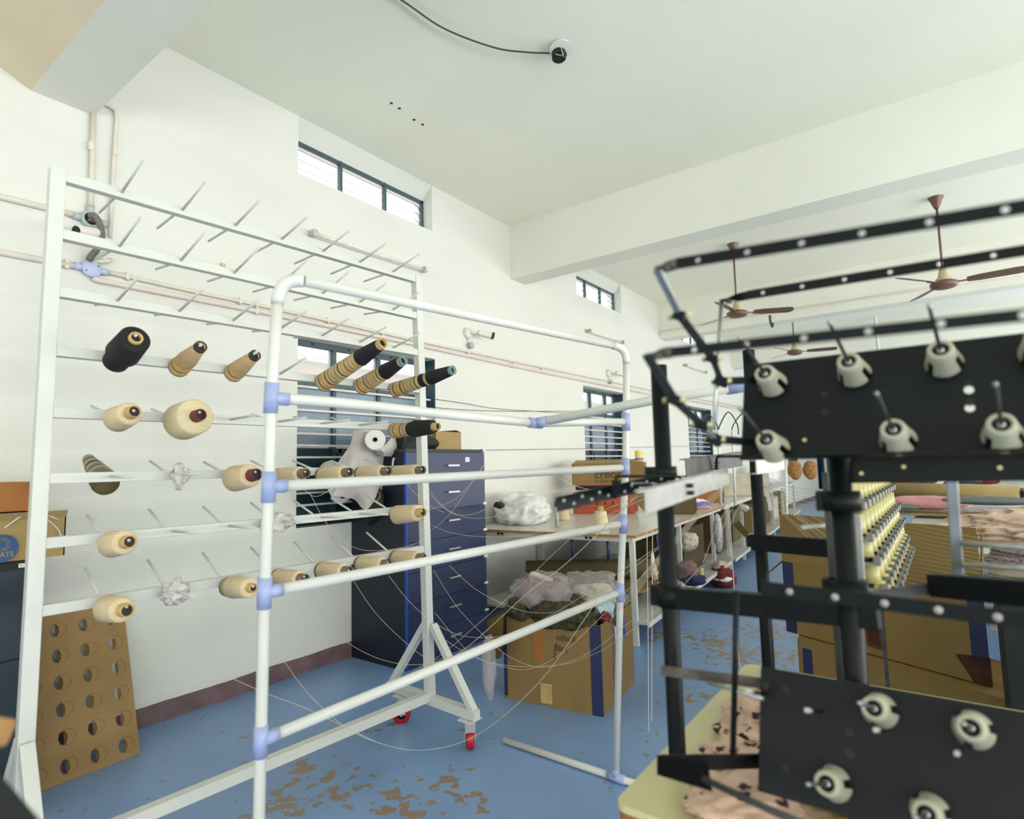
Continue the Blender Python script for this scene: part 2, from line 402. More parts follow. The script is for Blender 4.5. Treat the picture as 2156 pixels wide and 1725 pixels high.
def text_obj(name, body, size, p, U, W, m, parent, ext=0.0008, bold=0.0, shear=0.0, align='LEFT', sx=1.0):
    c = bpy.data.curves.new(name, 'FONT'); c.body = body; c.size = size; c.extrude = ext; c.offset = bold; c.shear = shear; c.align_x = align; c.resolution_u = 3
    t = bpy.data.objects.new(name, c); C.objects.link(t)
    dg = bpy.context.evaluated_depsgraph_get(); me = bpy.data.meshes.new_from_object(t.evaluated_get(dg)); bpy.data.objects.remove(t)
    U = V(U).normalized(); W = (V(W) - U * V(W).dot(U)).normalized(); Nn = U.cross(W)
    Mx = Matrix((U * sx, W, Nn)).transposed().to_4x4(); Mx.translation = V(p)
    me.transform(Matrix.Translation(-org(parent)) @ Mx); me.materials.clear(); me.materials.append(MT[m])
    o = bpy.data.objects.new(name, me); C.objects.link(o); o.parent = parent; return o
WY = 3.97; CZ = 4.33; X0 = -4.0; X1 = 26.0; Y0 = -7.0
# ================================================================== THE ROOM
b = B(); b.bb(X0, X1, Y0, WY + .25, -0.1, 0); struct('floor', b, 'floor')
b = B(); b.bb(X0, X1, Y0, WY + .25, CZ, CZ + 0.15); ceiling = struct('ceiling', b, 'ceiling')
for (x, y) in ((824, 217), (841, 228), (872, 252), (890, 262)):
    b = B(); b.disc(pZ(x, y, CZ) - V((0, 0, .003)), (0, 0, 1), .012, .004, 10, 'hole'); obj('anchor_hole', b, None, ceiling)
TH = 0.25
wins = [(2.64, 4.16, 1.07, 2.56), (7.1, 8.42, 1.07, 2.58), (11.2, 12.62, 1.07, 2.58), (15.6, 17.0, 1.07, 2.58), (20.0, 21.4, 1.07, 2.58)]
trs = [(2.625, 4.145), (7.02, 8.43), (11.0, 12.45), (15.4, 16.85), (19.8, 21.2)]
b = B()
xs = X0
for (x0, x1, z0, z1), (t0, t1) in zip(wins, trs):
    lo, hi = min(x0, t0) - .02, max(x1, t1) + .02
    b.bb(xs, lo, WY, WY + TH, 0, CZ)
    b.bb(lo, hi, WY, WY + TH, 0, z0); b.bb(lo, hi, WY, WY + TH, z1, 3.856)
    b.bb(lo, x0, WY, WY + TH, z0, z1); b.bb(x1, hi, WY, WY + TH, z0, z1)
    b.bb(lo, t0, WY, WY + TH, 3.856, CZ); b.bb(t1, hi, WY, WY + TH, 3.856, CZ)
    # sloping soffit over the high window
    b.faces([V((t0, WY, CZ)), V((t1, WY, CZ)), V((t1, WY + .12, 4.2)), V((t0, WY + .12, 4.2)), V((t0, WY + TH, 4.2)), V((t1, WY + TH, 4.2)), V((t0, WY + TH, CZ)), V((t1, WY + TH, CZ))],
            [(0, 1, 2, 3), (3, 2, 5, 4), (4, 5, 7, 6)], None)
    xs = hi
b.bb(xs, X1, WY, WY + TH, 0, CZ)
wall = struct('wall_left', b, 'wall')
b = B(); b.bb(X1, X1 + .2, Y0, WY + TH, 0, CZ); struct('wall_far', b, 'wall')
b = B(); b.bb(X0 - .2, X0, Y0, WY + TH, 0, CZ); struct('wall_back', b, 'wall')
b = B(); b.bb(X0, X1, Y0 - .2, Y0, 0, CZ); struct('wall_right', b, 'wall')
# painted skirting with the ragged upper edge of a hand-brushed line
b = B(); n = 900; rnd = random.Random(3); top = []; x_ = X0
h = .122
vs = []
for i in range(n + 1):
    x = X0 + (X1 - X0) * (i / n) ** 1.0
    h += (rnd.random() - .5) * .004; h = min(.128, max(.112, h)); vs += [V((x, WY - .004, 0)), V((x, WY - .004, h)), V((x, WY + .001, h))]
b.faces(vs, [f for i in range(n) for f in ((3 * i, 3 * i + 3, 3 * i + 4, 3 * i + 1), (3 * i + 1, 3 * i + 4, 3 * i + 5, 3 * i + 2))])
struct('baseboard_left', b, 'skirting')
# ceiling beams
def beam(x0, x1, zb, sloped=False):
    b = B()
    if sloped:
        pr = [(x0, zb), (x1, zb), (x1, CZ), (.45, CZ), (.5, 3.86)]
        vs = [V((x, y, z)) for y in (Y0, WY) for x, z in pr]; k = len(pr)
        b.faces(vs, [tuple(range(k))[::-1], tuple(range(k, 2 * k))] + [(i, (i + 1) % k, k + (i + 1) % k, k + i) for i in range(k)])
    else: b.bb(x0, x1, Y0, WY, zb, CZ + .01)
    return b
D('beamcream', (226, 212, 184), 0.85, var=0.03, scale=2)
bm_ = beam(.937, 1.24, 3.655, True); bm_.mats = ['beam', 'beamcream']
t_ = struct('trim_1', bm_)
for p in t_.data.polygons:
    if p.center.x < .9 and abs(p.normal.y) < .5 and p.normal.x < -.2: p.material_index = 1
struct('trim_2', beam(5.465, 5.75, 3.685), 'beam')
for i, x in enumerate((9.95, 14.4, 18.85, 23.3)): struct('trim_%d' % (i + 3), beam(x, x + .28, 3.69), 'beam')
# ------------------------------------------------------------------ windows
YF = WY + .17
def window(idx, x0, x1, z0, z1, mull, leaf):
    b = B(); f = .045
    b.bb(x0, x1, YF, YF + .05, z1 - f, z1); b.bb(x0, x1, YF, YF + .05, z0, z0 + f); b.bb(x0, x0 + f, YF, YF + .05, z0, z1); b.bb(x1 - f, x1, YF, YF + .05, z0, z1)
    zt = z1 - .36
    b.bb(x0 + f, x1 - f, YF, YF + .05, zt - .02, zt + .02)
    for mx in mull: b.bb(mx - .018, mx + .018, YF - .01, YF + .05, z0 + f, z1 - f)
    for mx in [x0 + .25, x0 + .62, x1 - .42, x1 - .12]: b.box((mx, YF - .004, z1 - .022), (.018, .01, .012), None, 'blackmatt')
    b.mats = ['winframe'] + [m for m in b.mats if m != 'winframe']
    # material index fix: frame faces carry index 0, latch plates index of blackmatt
    o = B(); o.bm = b.bm; o.mats = ['winframe', 'blackmatt']
    W = struct('window_%d' % idx, o)
    for p in W.data.polygons: p.material_index = 1 if p.area < 4e-4 else 0
    edges = [x0 + f] + list(mull) + [x1 - f]
    for i in range(len(edges) - 1):
        a, c = edges[i] + .018, edges[i + 1] - .018
        b = B(); b.bb(a, c, YF + .02, YF + .026, zt + .02, z1 - f); obj('glass_pane', b, 'glass', W)
        b = B(); b.bb(a, c, YF + .015, YF + .035, z0 + .62, zt - .02, 'shutter'); b.bb(a + .02, c - .02, YF + .008, YF + .016, z0 + .98, z0 + .995, 'winframe'); obj('shutter_panel', b, None, W)
        b = B(); b.bb(a, c, YF + .015, YF + .035, z0 + f, z0 + .61, 'shutterdark'); obj('shutter_panel', b, None, W)
    b = B(); b.bb(mull[0] + .03, mull[0] + .06, YF - .03, YF + .01, z0 + .2, z0 + .6); b.bb(mull[0] - .02, mull[0] + .1, YF - .03, YF + .01, z0 + .57, z0 + .6); obj('latch', b, 'winframe', W)
    z = z0 + .07
    while z < z1 - .38:
        b = B(); b.bb(x0, x1, WY + .05, WY + .062, z - .008, z + .008); obj('grille_bar', b, 'grille', W); z += .0925
    if leaf:
        b = B(); b.bb(x1 - .012, x1 - .001, WY - .002, YF - .01, leaf, z1 - .01); obj('shutter_leaf', b, 'shutterdark', W)
    b = B(); b.bb(x0, x1, WY, YF, z0 - .001, z0 + .012); obj('sill', b, 'charcoal', W)
    return W
m1 = pY(703, 780, YF)[0]; m2 = pY(797, 790, YF)[0]
window(1, *wins[0], (m1, m2), 2.05)
for i in range(1, 5):
    x0, x1, z0, z1 = wins[i]; window(i + 1, x0, x1, z0, z1, (x0 + .5, x0 + .98), z0 + .1)
def transom(idx, x0, x1):
    z0, z1 = 3.856, 4.2; y = WY + .12; b = B(); f = .028
    b.bb(x0, x1, y, y + .04, z1 - f, z1); b.bb(x0, x1, y, y + .04, z0, z0 + f); b.bb(x0, x0 + f, y, y + .04, z0, z1); b.bb(x1 - f, x1, y, y + .04, z0, z1)
    w_ = (x1 - x0) / 3
    for k in (1, 2): b.bb(x0 + w_ * k - .012, x0 + w_ * k + .012, y - .005, y + .04, z0, z1)
    W = struct('window_%d' % idx, b, 'winframe')
    for k in range(3):
        for j in range(4):
            zz = z0 + .045 + j * .078
            b = B(); b.box((x0 + w_ * (k + .5), y + .03, zz + .035), (w_ - .04, .004, .078), Matrix.Rotation(math.radians(-22), 3, 'X')); obj('louvre_slat', b, 'glass', W)
        for j in range(1, 4):
            zz = z0 + .045 + j * .078 - .004
            b = B(); b.bb(x0 + w_ * k + .02, x0 + w_ * (k + 1) - .02, y + .02, y + .024, zz, zz + .004); obj('louvre_edge', b, 'steel', W)
for i, (a, c) in enumerate(trs): transom(6 + i, a, c)
# outside: the neighbouring house wall and the ground, seen through the panes
nb = thing('neighbouring_building', 'pale pinkish wall with ledges outside the barred window', 'building', (11, 7.5, 0))
b = B(); b.bb(-3, 26, 7.5, 7.7, 0, 3.2); obj('wall_face', b, 'outside', nb)
for z in (1.9, 2.2, 2.5, 2.8, 3.1):
    b = B(); b.bb(-3, 26, 7.42, 7.5, z, z + .07); obj('ledge', b, 'white', nb)
b = B(); b.bb(-10, 34, WY + TH, 16, -.12, -.02); o = obj('ground_outside', b, 'ground'); o['kind'] = 'structure'
def sm(pts, k=8):
    """Catmull-Rom through the points"""
    P = [V(p) for p in pts]; P = [P[0] * 2 - P[1]] + P + [P[-1] * 2 - P[-2]]; out = []
    for i in range(1, len(P) - 2):
        for j in range(k):
            t = j / k; a, b_, c, d = P[i - 1], P[i], P[i + 1], P[i + 2]
            out.append(.5 * ((2 * b_) + (c - a) * t + (2 * a - 5 * b_ + 4 * c - d) * t * t + (3 * b_ - a - 3 * c + d) * t ** 3))
    return out + [P[-2]]
# ------------------------------------------------------------------ conduits, boxes, cameras and lamps on the wall
def wp(x, y, d=.0): return pY(x, y, WY - d)
def pipe(name, pts, r, m, label, clips=(), cat='conduit', group=None):
    t = thing(name, label, cat, pts[0], group)
    b = B(); b.tube(pts, r, 10); obj('tube', b, m, t)
    for c in clips:
        b = B(); b.box(c, (.018, .03, r * 3.2)); obj('clip', b, m, t)
    return t
pipe('wall_conduit', [V((X0, WY - .02, 3.0)), wp(0, 414, .02), wp(172, 456, .02)], .017, 'conduit', 'upper cream conduit running left from the open grey junction box', cat='conduit')
pipe('wall_conduit', [V((X0, WY - .02, 2.7)), wp(0, 531, .02), wp(172, 563, .02)], .017, 'conduit', 'lower cream conduit running left from the blue round junction box', [wp(140, 556, .02)])
pipe('wall_conduit', [wp(213, 570, .02), wp(400, 612, .02), wp(571, 648, .02), wp(891, 720, .02), wp(1120, 769, .02), wp(1374, 822, .02), V((20, WY - .02, 2.86))], .014, 'conduit', 'upper of two cream conduits running the length of the window wall', [wp(x, y, .02) for x, y in ((268, 582), (505, 634), (690, 675), (985, 741), (1140, 774))])
pipe('wall_conduit', [wp(196, 584, .02), wp(204, 590, .02), wp(571, 661, .02), wp(891, 729, .02), wp(1120, 779, .02), wp(1374, 831, .02), V((20, WY - .02, 2.82))], .017, 'conduitpink', 'lower pinkish conduit just beneath its twin on the window wall', [wp(x, y, .02) for x, y in ((540, 654), (805, 711), (1080, 770))])
pipe('wall_conduit', [wp(197, 240, .02), wp(191, 440, .02)], .015, 'conduit', 'upright cream conduit dropping from the beam to the open junction box', [wp(190, 308, .02)])
pipe('wall_conduit', [wp(205, 215, .02), wp(228, 222, .02), wp(243, 232, .02), wp(246, 250, .02), wp(240, 330, .02), wp(232, 500, .02)], .011, 'conduit', 'thin upright conduit with a bent top beside the beam end', [wp(241, 322, .02)])
def junction_box(x, y, m, label, open_=False):
    c = wp(x, y, .03); t = thing('junction_box', label, 'junction box', c)
    b = B(); b.lathe([(0, -.03), (.045, -.03), (.05, .008), (.046, .014), (0, .014)], c, (0, -1, 0), 24); obj('box_body', b, m, t)
    for dx, dz in ((-1, 0), (1, 0), (0, 1)):
        b = B(); b.tube([c + V((dx * .04, .01, dz * .04)), c + V((dx * .085, .01, dz * .085))], .021, 12); obj('socket', b, m, t)
    if open_:
        b = B(); b.disc(c + V((0, -.012, 0)), (0, -1, 0), .036, .004, 20, 'blackrubber'); obj('opening', b, None, t)
        for k in range(4):
            b = B(); b.tube([c + V((-.02 + .012 * k, -.016, -.02)), c + V((-.01 + .01 * k, -.04, .0)), c + V((.01, -.02, .02))], .002, 5); obj('wire', b, 'white', t)
    else:
        for dx in (-1, 1):
            b = B(); b.disc(c + V((dx * .03, -.013, dx * .02)), (0, -1, 0), .004, .003, 8, 'hole'); obj('screw', b, None, t)
junction_box(191, 462, 'junctiongrey', 'open grey round junction box with loose wires', True)
junction_box(193, 566, 'junction', 'pale blue round junction box with closed lid')
pipe('flexible_hose', sm([wp(190, 455, .06), wp(200, 455, .09), wp(211, 475, .1), wp(214, 500, .1), wp(208, 520, .09), wp(193, 538, .06), wp(188, 548, .04)], 5), .018, 'hose', 'grey flexible hose looping between the two round junction boxes', cat='hose')
t = thing('bullet_camera', 'white bullet camera half hidden behind the second rack rail', 'camera', wp(190, 490, .07))
a0 = wp(206, 492, .08); a1 = wp(170, 487, .14)
b = B(); b.lathe([(0, 0), (.03, 0), (.032, .02), (.032, .15), (.026, .155)], a0, a1 - a0, 20); obj('body', b, 'camwhite', t)
b = B(); b.disc(a0 + (a1 - a0).normalized() * .148, a1 - a0, .024, .006, 20, 'lens'); obj('lens', b, None, t)
b = B(); b.bar(a0, a0 + V((.0, .08, -.02)), .02, .02); obj('bracket', b, 'camwhite', t)
t = thing('conduit_bend', 'short cream bends stubbed beside the blue junction box', 'conduit', wp(215, 545, .04))
b = B(); b.tube([wp(196, 548, .03), wp(213, 551, .04), wp(228, 550, .04), wp(233, 547, .03)], .012, 8); obj('tube', b, 'conduit', t)
b = B(); b.tube([wp(194, 541, .03), wp(212, 536, .05), wp(222, 533, .03)], .009, 8); obj('tube', b, 'conduitpink', t)
def cctv(x, y, label, s=1.0):
    c = wp(x, y, .012); t = thing('security_camera', label, 'camera', c)
    b = B(); b.lathe([(0, -.012), (.062, -.012), (.058, .02), (.03, .034), (0, .036)], c, (0, -1, 0), 24); obj('base', b, 'camwhite', t)
    e = c + V((.08, -.11, .0)); d = V((.75, -.62, -.22)).normalized()
    b = B(); b.tube([c + V((0, -.02, 0)), c + V((.03, -.06, .005)), e], .017, 10); obj('arm', b, 'camwhite', t)
    up = V((0, 0, 1)); sd = d.cross(up).normalized(); R = Matrix((d, sd, d.cross(-sd))).transposed()
    b = B(); b.box(e + d * .05, (.15, .062, .058), R, None, .006); bd = obj('housing', b, 'camwhite', t)
    b = B(); b.box(e + d * .13, (.03, .07, .066), R, None, .004); obj('face', b, 'lens', t)
    b = B(); b.disc(e + d * .145, d, .018, .003, 16, 'charcoal'); obj('lens', b, None, t)
    j = c + V((.02, -.012, -.13)); b = B(); b.lathe([(0, 0), (.035, 0), (.034, .03), (.02, .04), (0, .04)], j, (0, -1, 0), 16); obj('cable_box', b, 'junctiongrey', t)
    b = B(); b.tube([c + V((0, 0, -.05)), c + V((.005, -.006, -.09)), j], .007, 6); obj('cable', b, 'conduit', t)
cctv(985, 702, 'white wall camera with a square black face near the rack top')
cctv(1281, 786, 'white wall camera above the second barred window')
cctv(1655, 840, 'far white wall camera down the window wall')
def tube_light(x0, y0, x1, y1, label, dome=False):
    a = wp(x0, y0, .05); c = wp(x1, y1, .05); t = thing('tube_light', label, 'lamp', a)
    b = B(); b.tube([a, c], .015, 10); obj('tube', b, 'tube', t)
    b = B(); b.bar(a + V((0, .03, 0)), c + V((0, .03, 0)), .03, .035); obj('batten', b, 'white', t)
    for p in (a, c):
        b = B(); b.box(p, (.035, .06, .05)); obj('end_cap', b, 'mottled' if dome else 'steel', t)
tube_light(660, 491, 893, 568, 'long wall tube light seen through the pins of the rack', True)
tube_light(1240, 697, 1310, 721, 'wall tube light right below the second high window')
tube_light(1444, 769, 1486, 784, 'short far wall tube light between the black guide bars')
b = B(); p = wp(470, 558, .01); b.box(p, (.03, .02, .02)); tag(obj('wall_plug', b, 'brass', at=p), 'tiny brass wall plug below the upper rack rails', 'wall plug')
def cable(name, pts, r, m, label, cat='cable', group=None, n=6):
    b = B(); b.tube(pts, r, n); o = obj(name, b, m, at=pts[0]); return tag(o, label, cat, group)
cable('wall_cable', sm([wp(918, 841, .01), wp(980, 850, .01), wp(1060, 862, .01), wp(1230, 872, .01)]), .003, 'cable', 'upper thin dark cable strung along the wall beyond the rack')
cable('wall_cable', sm([wp(905, 857, .01), wp(960, 862, .01), wp(1060, 866, .01), wp(1235, 866, .01)]), .003, 'cable', 'lower thin dark cable strung along the wall beyond the rack')
cable('wall_cable', [wp(1022, 948, .01), wp(1230, 945, .01), wp(1560, 937, .01)], .003, 'cable', 'thin wire crossing the wall level with the cabinet top')
# ceiling: open junction plate with black cable
c = pZ(1180, 96, CZ); t = thing('ceiling_rose', 'white round ceiling plate hanging open over loose wires', 'ceiling rose', c)
b = B(); b.disc(c - V((-.01, -.02, .075)), (.1, .1, 1), .048, .04, 24, 'blackrubber'); obj('box', b, None, t)
b = B(); b.disc(c + V((0, 0, -.03)), (0.12, .16, 1), .075, .008, 32, 'white'); obj('cover', b, None, t)
for k in range(5):
    a = k * 1.3; b = B(); b.tube(sm([c + V((.02 * math.cos(a), .02 * math.sin(a), -.03)), c + V((.04 * math.cos(a), .04 * math.sin(a), -.07)), c + V((.0, -.02, -.06 - .008 * k)), c + V((-.02, -.01, -.03))], 5), .003, 5); obj('wire', b, ['brass', 'greenclip', 'brass', 'thread', 'greenclip'][k], t)
cable('ceiling_cable', sm([pZ(700, -90, CZ - .02), pZ(845, 0, CZ - .02), pZ(935, 60, CZ - .03), pZ(1040, 100, CZ - .04), pZ(1110, 110, CZ - .04), pZ(1165, 112, CZ - .03)]), .006, 'cable', 'dark cable looping over the ceiling to the open rose')
# conduit along the third beam
cX = 9.93
pipe('beam_conduit', [pX(1386, 760, cX), pX(1386, 708, cX), pX(1392, 699, cX), pX(1560, 668, cX), pX(1840, 624, cX), pX(2156, 576, cX)], .012, 'conduitpink', 'thin conduit crossing the face of the third beam')
pipe('hanging_conduit', [pd(1838, 622, 12), pd(1850, 742, 12)], .03, 'white', 'white pipe dropping from the third beam behind the ceiling fans', cat='pipe')
# ------------------------------------------------------------------ ceiling fans
def fan(base_px, hub_y, label, ang, xf=None):
    c = pZ(base_px[0], base_px[1], CZ) if xf is None else xf; t = thing('ceiling_fan', label, 'ceiling fan', c, 'brown ceiling fans')
    # height of the hub from its pixel row
    lo, hi = 2.2, CZ
    for _ in range(40):
        md = (lo + hi) / 2; q = V((c[0], c[1], md)) - CAM; y = 862.5 - FPX * q.dot(AX_U) / q.dot(AX_F)
        if y > hub_y: lo = md
        else: hi = md
    zh = md; cx, cy = c[0], c[1]
    b = B(); b.lathe([(.075, 0), (.06, .03), (.03, .11), (.02, .13), (0, .13)], V((cx, cy, CZ)), (0, 0, -1), 24, 'fanbrown'); obj('canopy', b, None, t)
    b = B(); b.tube([V((cx, cy, CZ - .1)), V((cx, cy, zh))], .012, 10, 'fanbrown'); obj('downrod', b, None, t)
    b = B(); b.lathe([(0, .16), (.03, .15), (.05, .05), (.075, .02), (.08, 0), (0, 0)], V((cx, cy, zh)), (0, 0, 1), 24, 'fancream'); obj('motor_cover', b, None, t)
    b = B(); b.lathe([(0, 0), (.09, 0), (.13, -.02), (.13, -.055), (.1, -.075), (.04, -.09), (0, -.09)], V((cx, cy, zh)), (0, 0, 1), 28, 'fanbrown'); obj('motor', b, None, t)
    for k in range(3):
        a = ang + k * 2 * PI / 3; u = V((math.cos(a), math.sin(a), 0)); s_ = V((-u.y, u.x, 0))
        b = B(); b.bar(V((cx, cy, zh - .03)) + u * .1, V((cx, cy, zh - .03)) + u * .24, .04, .008, m='fanbrown'); bl = obj('blade', b, None, t)
        b = B(); R = Matrix.Rotation(-.3, 3, u)
        vs = []; prof = [(.2, .045), (.3, .06), (.6, .066), (.66, .06), (.69, .03)]
        for zz in (-.003, .003):
            for sgn in (-1, 1):
                for r_, w_ in prof: vs.append(V((cx, cy, zh - .025 + zz)) + u * r_ + (R @ s_) * w_ * sgn)
        n = len(prof); fs = []
        for base, fl in ((0, 0), (2 * n, 1)):
            for i in range(n - 1): fs.append((base + i, base + i + 1, base + n + i + 1, base + n + i))
        for i in range(n - 1): fs += [(i, i + 1, 2 * n + i + 1, 2 * n + i), (n + i, n + i + 1, 3 * n + i + 1, 3 * n + i)]
        fs.append((n - 1, 2 * n - 1, 4 * n - 1, 3 * n - 1)); b.faces(vs, fs, 'fanblade')
        obj('blade_panel', b, None, bl)
    return t
fan((1543, 514), 655, 'brown ceiling fan behind the looped black guide bars', -1.1)
fan((1970, 416), 592, 'largest brown ceiling fan nearest the right edge', -1.65)
fan((1666, 640), 738, 'farthest small ceiling fan just above the black plate', -1.3)
# hook near first fan
b = B(); b.tube(sm([pd(1621, 664, 9), pd(1622, 676, 9), pd(1626, 688, 9), pd(1627, 680, 9)]), .018, 6); tag(obj('ceiling_hook', b, 'cable', at=pd(1621, 664, 9)), 'small dark hook hanging beside the first ceiling fan', 'hook')
# ================================================================== THE WHITE CONE RACK ON CASTORS
RQ = V((2.561, 2.468, 0)); RE = V((.9975, -.07, 0)).normalized(); RN = V((RE.y, -RE.x, 0))     # RN points into the room
def rk(s, z, off=0): return RQ + RE * s + RN * off + V((0, 0, z))
RZ = [2.62, 2.398, 2.178, 1.957, 1.731, 1.494, 1.266, 1.033]
def sl(z): return -1.868 + .004 * (z - 1)                        # left post, nearly plumb
def sr(z): return -.044 - .030 * (z - .2)                       # right post leans a little
rack = thing('cone_rack', 'tall white steel rack on castors with rows of upturned pins', 'rack', rk(-.95, 0))
b = B(); b.bar(rk(sl(.2), .18), rk(sl(2.6), 2.645), .048, .048, RN, bev=.003); obj('post', b, 'rackpaint', rack)
b = B(); b.bar(rk(sr(.2), .18), rk(sr(2.6), 2.645), .048, .048, RN, bev=.003); obj('post', b, 'rackpaint', rack)
for z in RZ:
    b = B(); b.bar(rk(sl(z) + .02, z), rk(sr(z) - .02, z), .038, .038, bev=.002); obj('rail', b, 'rackpaint', rack)
b = B(); b.bar(rk(sl(.2) + .02, .205), rk(sr(.2) - .02, .205), .048, .048, bev=.002); obj('bottom_rail', b, 'rackpaint', rack)
for s in (sl(.2), sr(.2)):
    b = B(); b.bar(rk(s, .185, -.37), rk(s, .185, .37), .048, .05, bev=.002); obj('foot_beam', b, 'rackpaint', rack)
    for sg in (-1, 1):
        b = B(); b.bar(rk(s, .60, sg * .03), rk(s, .2, sg * .345), .042, .036, bev=.002); obj('brace', b, 'rackpaint', rack)
        c = rk(s, .06, .315 if sg > 0 else -.235)
        k = B(); k.box(c + V((0, 0, .095)), (.1, .09, .006)); ca = obj('castor', k, 'rackpaint', rack)
        R = Matrix.Rotation(-.80 if sg > 0 else .73, 3, 'Z')
        b = B(); b.box(c + V((0, 0, .08)), (.06, .06, .02), R)
        for q in (-1, 1): b.box(c + R @ V((q * .026, .012, .035)), (.005, .05, .09), R)
        b.box(c + R @ V((0, -.03, .06)), (.05, .008, .045), R); obj('fork', b, 'castersteel', ca)
        b = B(); ax = R @ V((1, 0, 0)); o_ = c + R @ V((0, .012, -.008)) - ax * .02
        b.lathe([(.028, 0), (.05, 0), (.052, .006), (.052, .034), (.05, .04), (.028, .04)], o_, ax, 28, ms=['redwheel'] * 5); b.lathe([(0, .002), (.03, .002), (.03, .038), (0, .038)], o_, ax, 20, 'blackrubber'); obj('wheel', b, None, ca)
        b = B(); b.tube([o_ - ax * .012, o_ + ax * .052], .008, 8); obj('axle', b, 'castersteel', ca)
# pins
TILT = math.radians(11.5)
AF = (RN * math.cos(TILT) + V((0, 0, math.sin(TILT)))).normalized(); AB = (-RN * math.cos(TILT) + V((0, 0, math.sin(TILT)))).normalized()
pb = B(); pb.tube([V((0, 0, 0)), V((0, 0, .236))], .0055, 8, 'rackpaint'); pb.mats = ['rackpaint']
pm = bpy.data.meshes.new('pin'); pb.bm.to_mesh(pm); pb.bm.free(); pm.materials.append(MT['rackpaint'])
for p in pm.polygons: p.use_smooth = True
def ps(k): return -1.657 + .225 * k
TF = [11.5, 13, 11, 11, 0, 0, 1.5, 1]; TB = [0, 5, 8, 11, 13, 14, 19, 25]
def axf(i): a = math.radians(TF[i]); return (RN * math.cos(a) + V((0, 0, math.sin(a)))).normalized()
def axb(i): a = math.radians(TB[i]); return (-RN * math.cos(a) + V((0, 0, math.sin(a)))).normalized()
for i, z in enumerate(RZ):
    for k in range(7):
        j = random.uniform(-.02, .02)
        put(pm, 'pin', rack, frame(rk(ps(k), z + .002, .015), axf(i) + V((0, 0, j))))
        put(pm, 'pin', rack, frame(rk(ps(k) - .005, z + .002, -.015), axb(i) + V((0, 0, random.uniform(-.02, .02)))))
# ------------------------------------------------------------------ cones on the pins
ROW = ['top', 'second', 'third', 'fourth', 'fifth', 'sixth', 'seventh', 'bottom']
COL = ['leftmost pin', 'second pin', 'third pin', 'middle pin', 'fifth pin', 'sixth pin', 'rightmost pin']
def cone(row, col, kind, label, s=1.0, off=.012, front=True, r0=None, dz=0):
    A0_ = axf(row) if front else axb(row); b0 = rk(ps(col), RZ[row] + .002, .019 if front else -.019)
    P = b0 + A0_ * off - V((0, 0, .024)); A = (b0 + A0_ * .24 - V((0, 0, .008)) - P).normalized()
    t = thing('yarn_cone', label, 'yarn cone', P, None)
    rb, rt, L = {'cream': (.049, .042, 0), 'big': (.072, .067, 0), 'mid': (.043, .035, 0)}[kind]
    rb *= s; rt *= s; tot = .243 - off; L = tot - .046
    tube_m = 'redcone' if kind == 'big' or 'red-brown' in label else ('papergrey' if 'grey' in label else 'papercone')
    e = tot
    b = B(); b.lathe([(.031 * s, 0), (.0215 * s, e), (.0205 * s, e + .002), (.0180 * s, e), (.027 * s, 0), (.031 * s, 0)], P, A, 24, tube_m); b.lathe([(0, e - .012), (.0195 * s, e - .012)], P, A, 20, 'blackrubber'); obj('paper_core', b, None, t)  # the black disc paints the dark inside the hollow core
    b = B(); ym = {'cream': 'cream', 'big': 'creamlight', 'mid': 'cream'}[kind]
    b.lathe([(.03 * s, .006), (rb * .93, .006), (rb, .012), (rb * .5 + rt * .5, L * .55), (rt, L * .93), (rt * .9, L), (.023 * s, L + .002)], P, A, 36, ym); obj('yarn', b, None, t)
    if 'grey' in label or kind == 'mid':
        b = B(); b.lathe([(rb * .8, -.003), (rb * 1.0, -.003), (rb * 1.0, .006), (rb * .8, .006)], P, A, 32, 'papergrey'); obj('base_rim', b, None, t)
    return t
def stack(row, col, n, pitch, label, s=1.0, front=True, m0='papercone', off=.01, bands=None, dz=0, r1=.035, r2=.030, dx=0):
    """a run of empty nested paper cones; only each rim shows"""
    A0_ = axf(row) if front else axb(row); b0 = rk(ps(col), RZ[row] + .002, .019 if front else -.019)
    P = b0 + A0_ * off - V((0, 0, .024)); A = ((A0_ * .23 + V((0, 0, .016))).normalized() + V((0, 0, dz)) + RE * dx).normalized()
    if off > .1: P = b0 - V((0, 0, .024)) + A * off
    t = thing('paper_cone_stack', label, 'paper cones', P)
    bands = bands or ['bandblue', 'bandred', 'bandblue', 'bandblack']
    for i in range(n):
        f = 1 - (i / max(1, n)) * .18; a, c = r1 * s * f, r2 * s * f
        b = B(); b.lathe([(a * .8, 0), (a, 0), (a * .985, pitch * .28), (a * .98, pitch * .3), (a * .955, pitch * .62), (a * .95, pitch * .66), (c * 1.02, pitch * 1.04), (c * .8, pitch * 1.05)], P + A * (pitch * i), A, 28,
                         ms=[m0, bands[i % len(bands)] if i % 3 != 2 else m0, m0, m0, bands[(i + 1) % len(bands)] if i % 2 else m0, m0, m0]); obj('paper_cone', b, None, t)
    return t, P + A * pitch * n, A
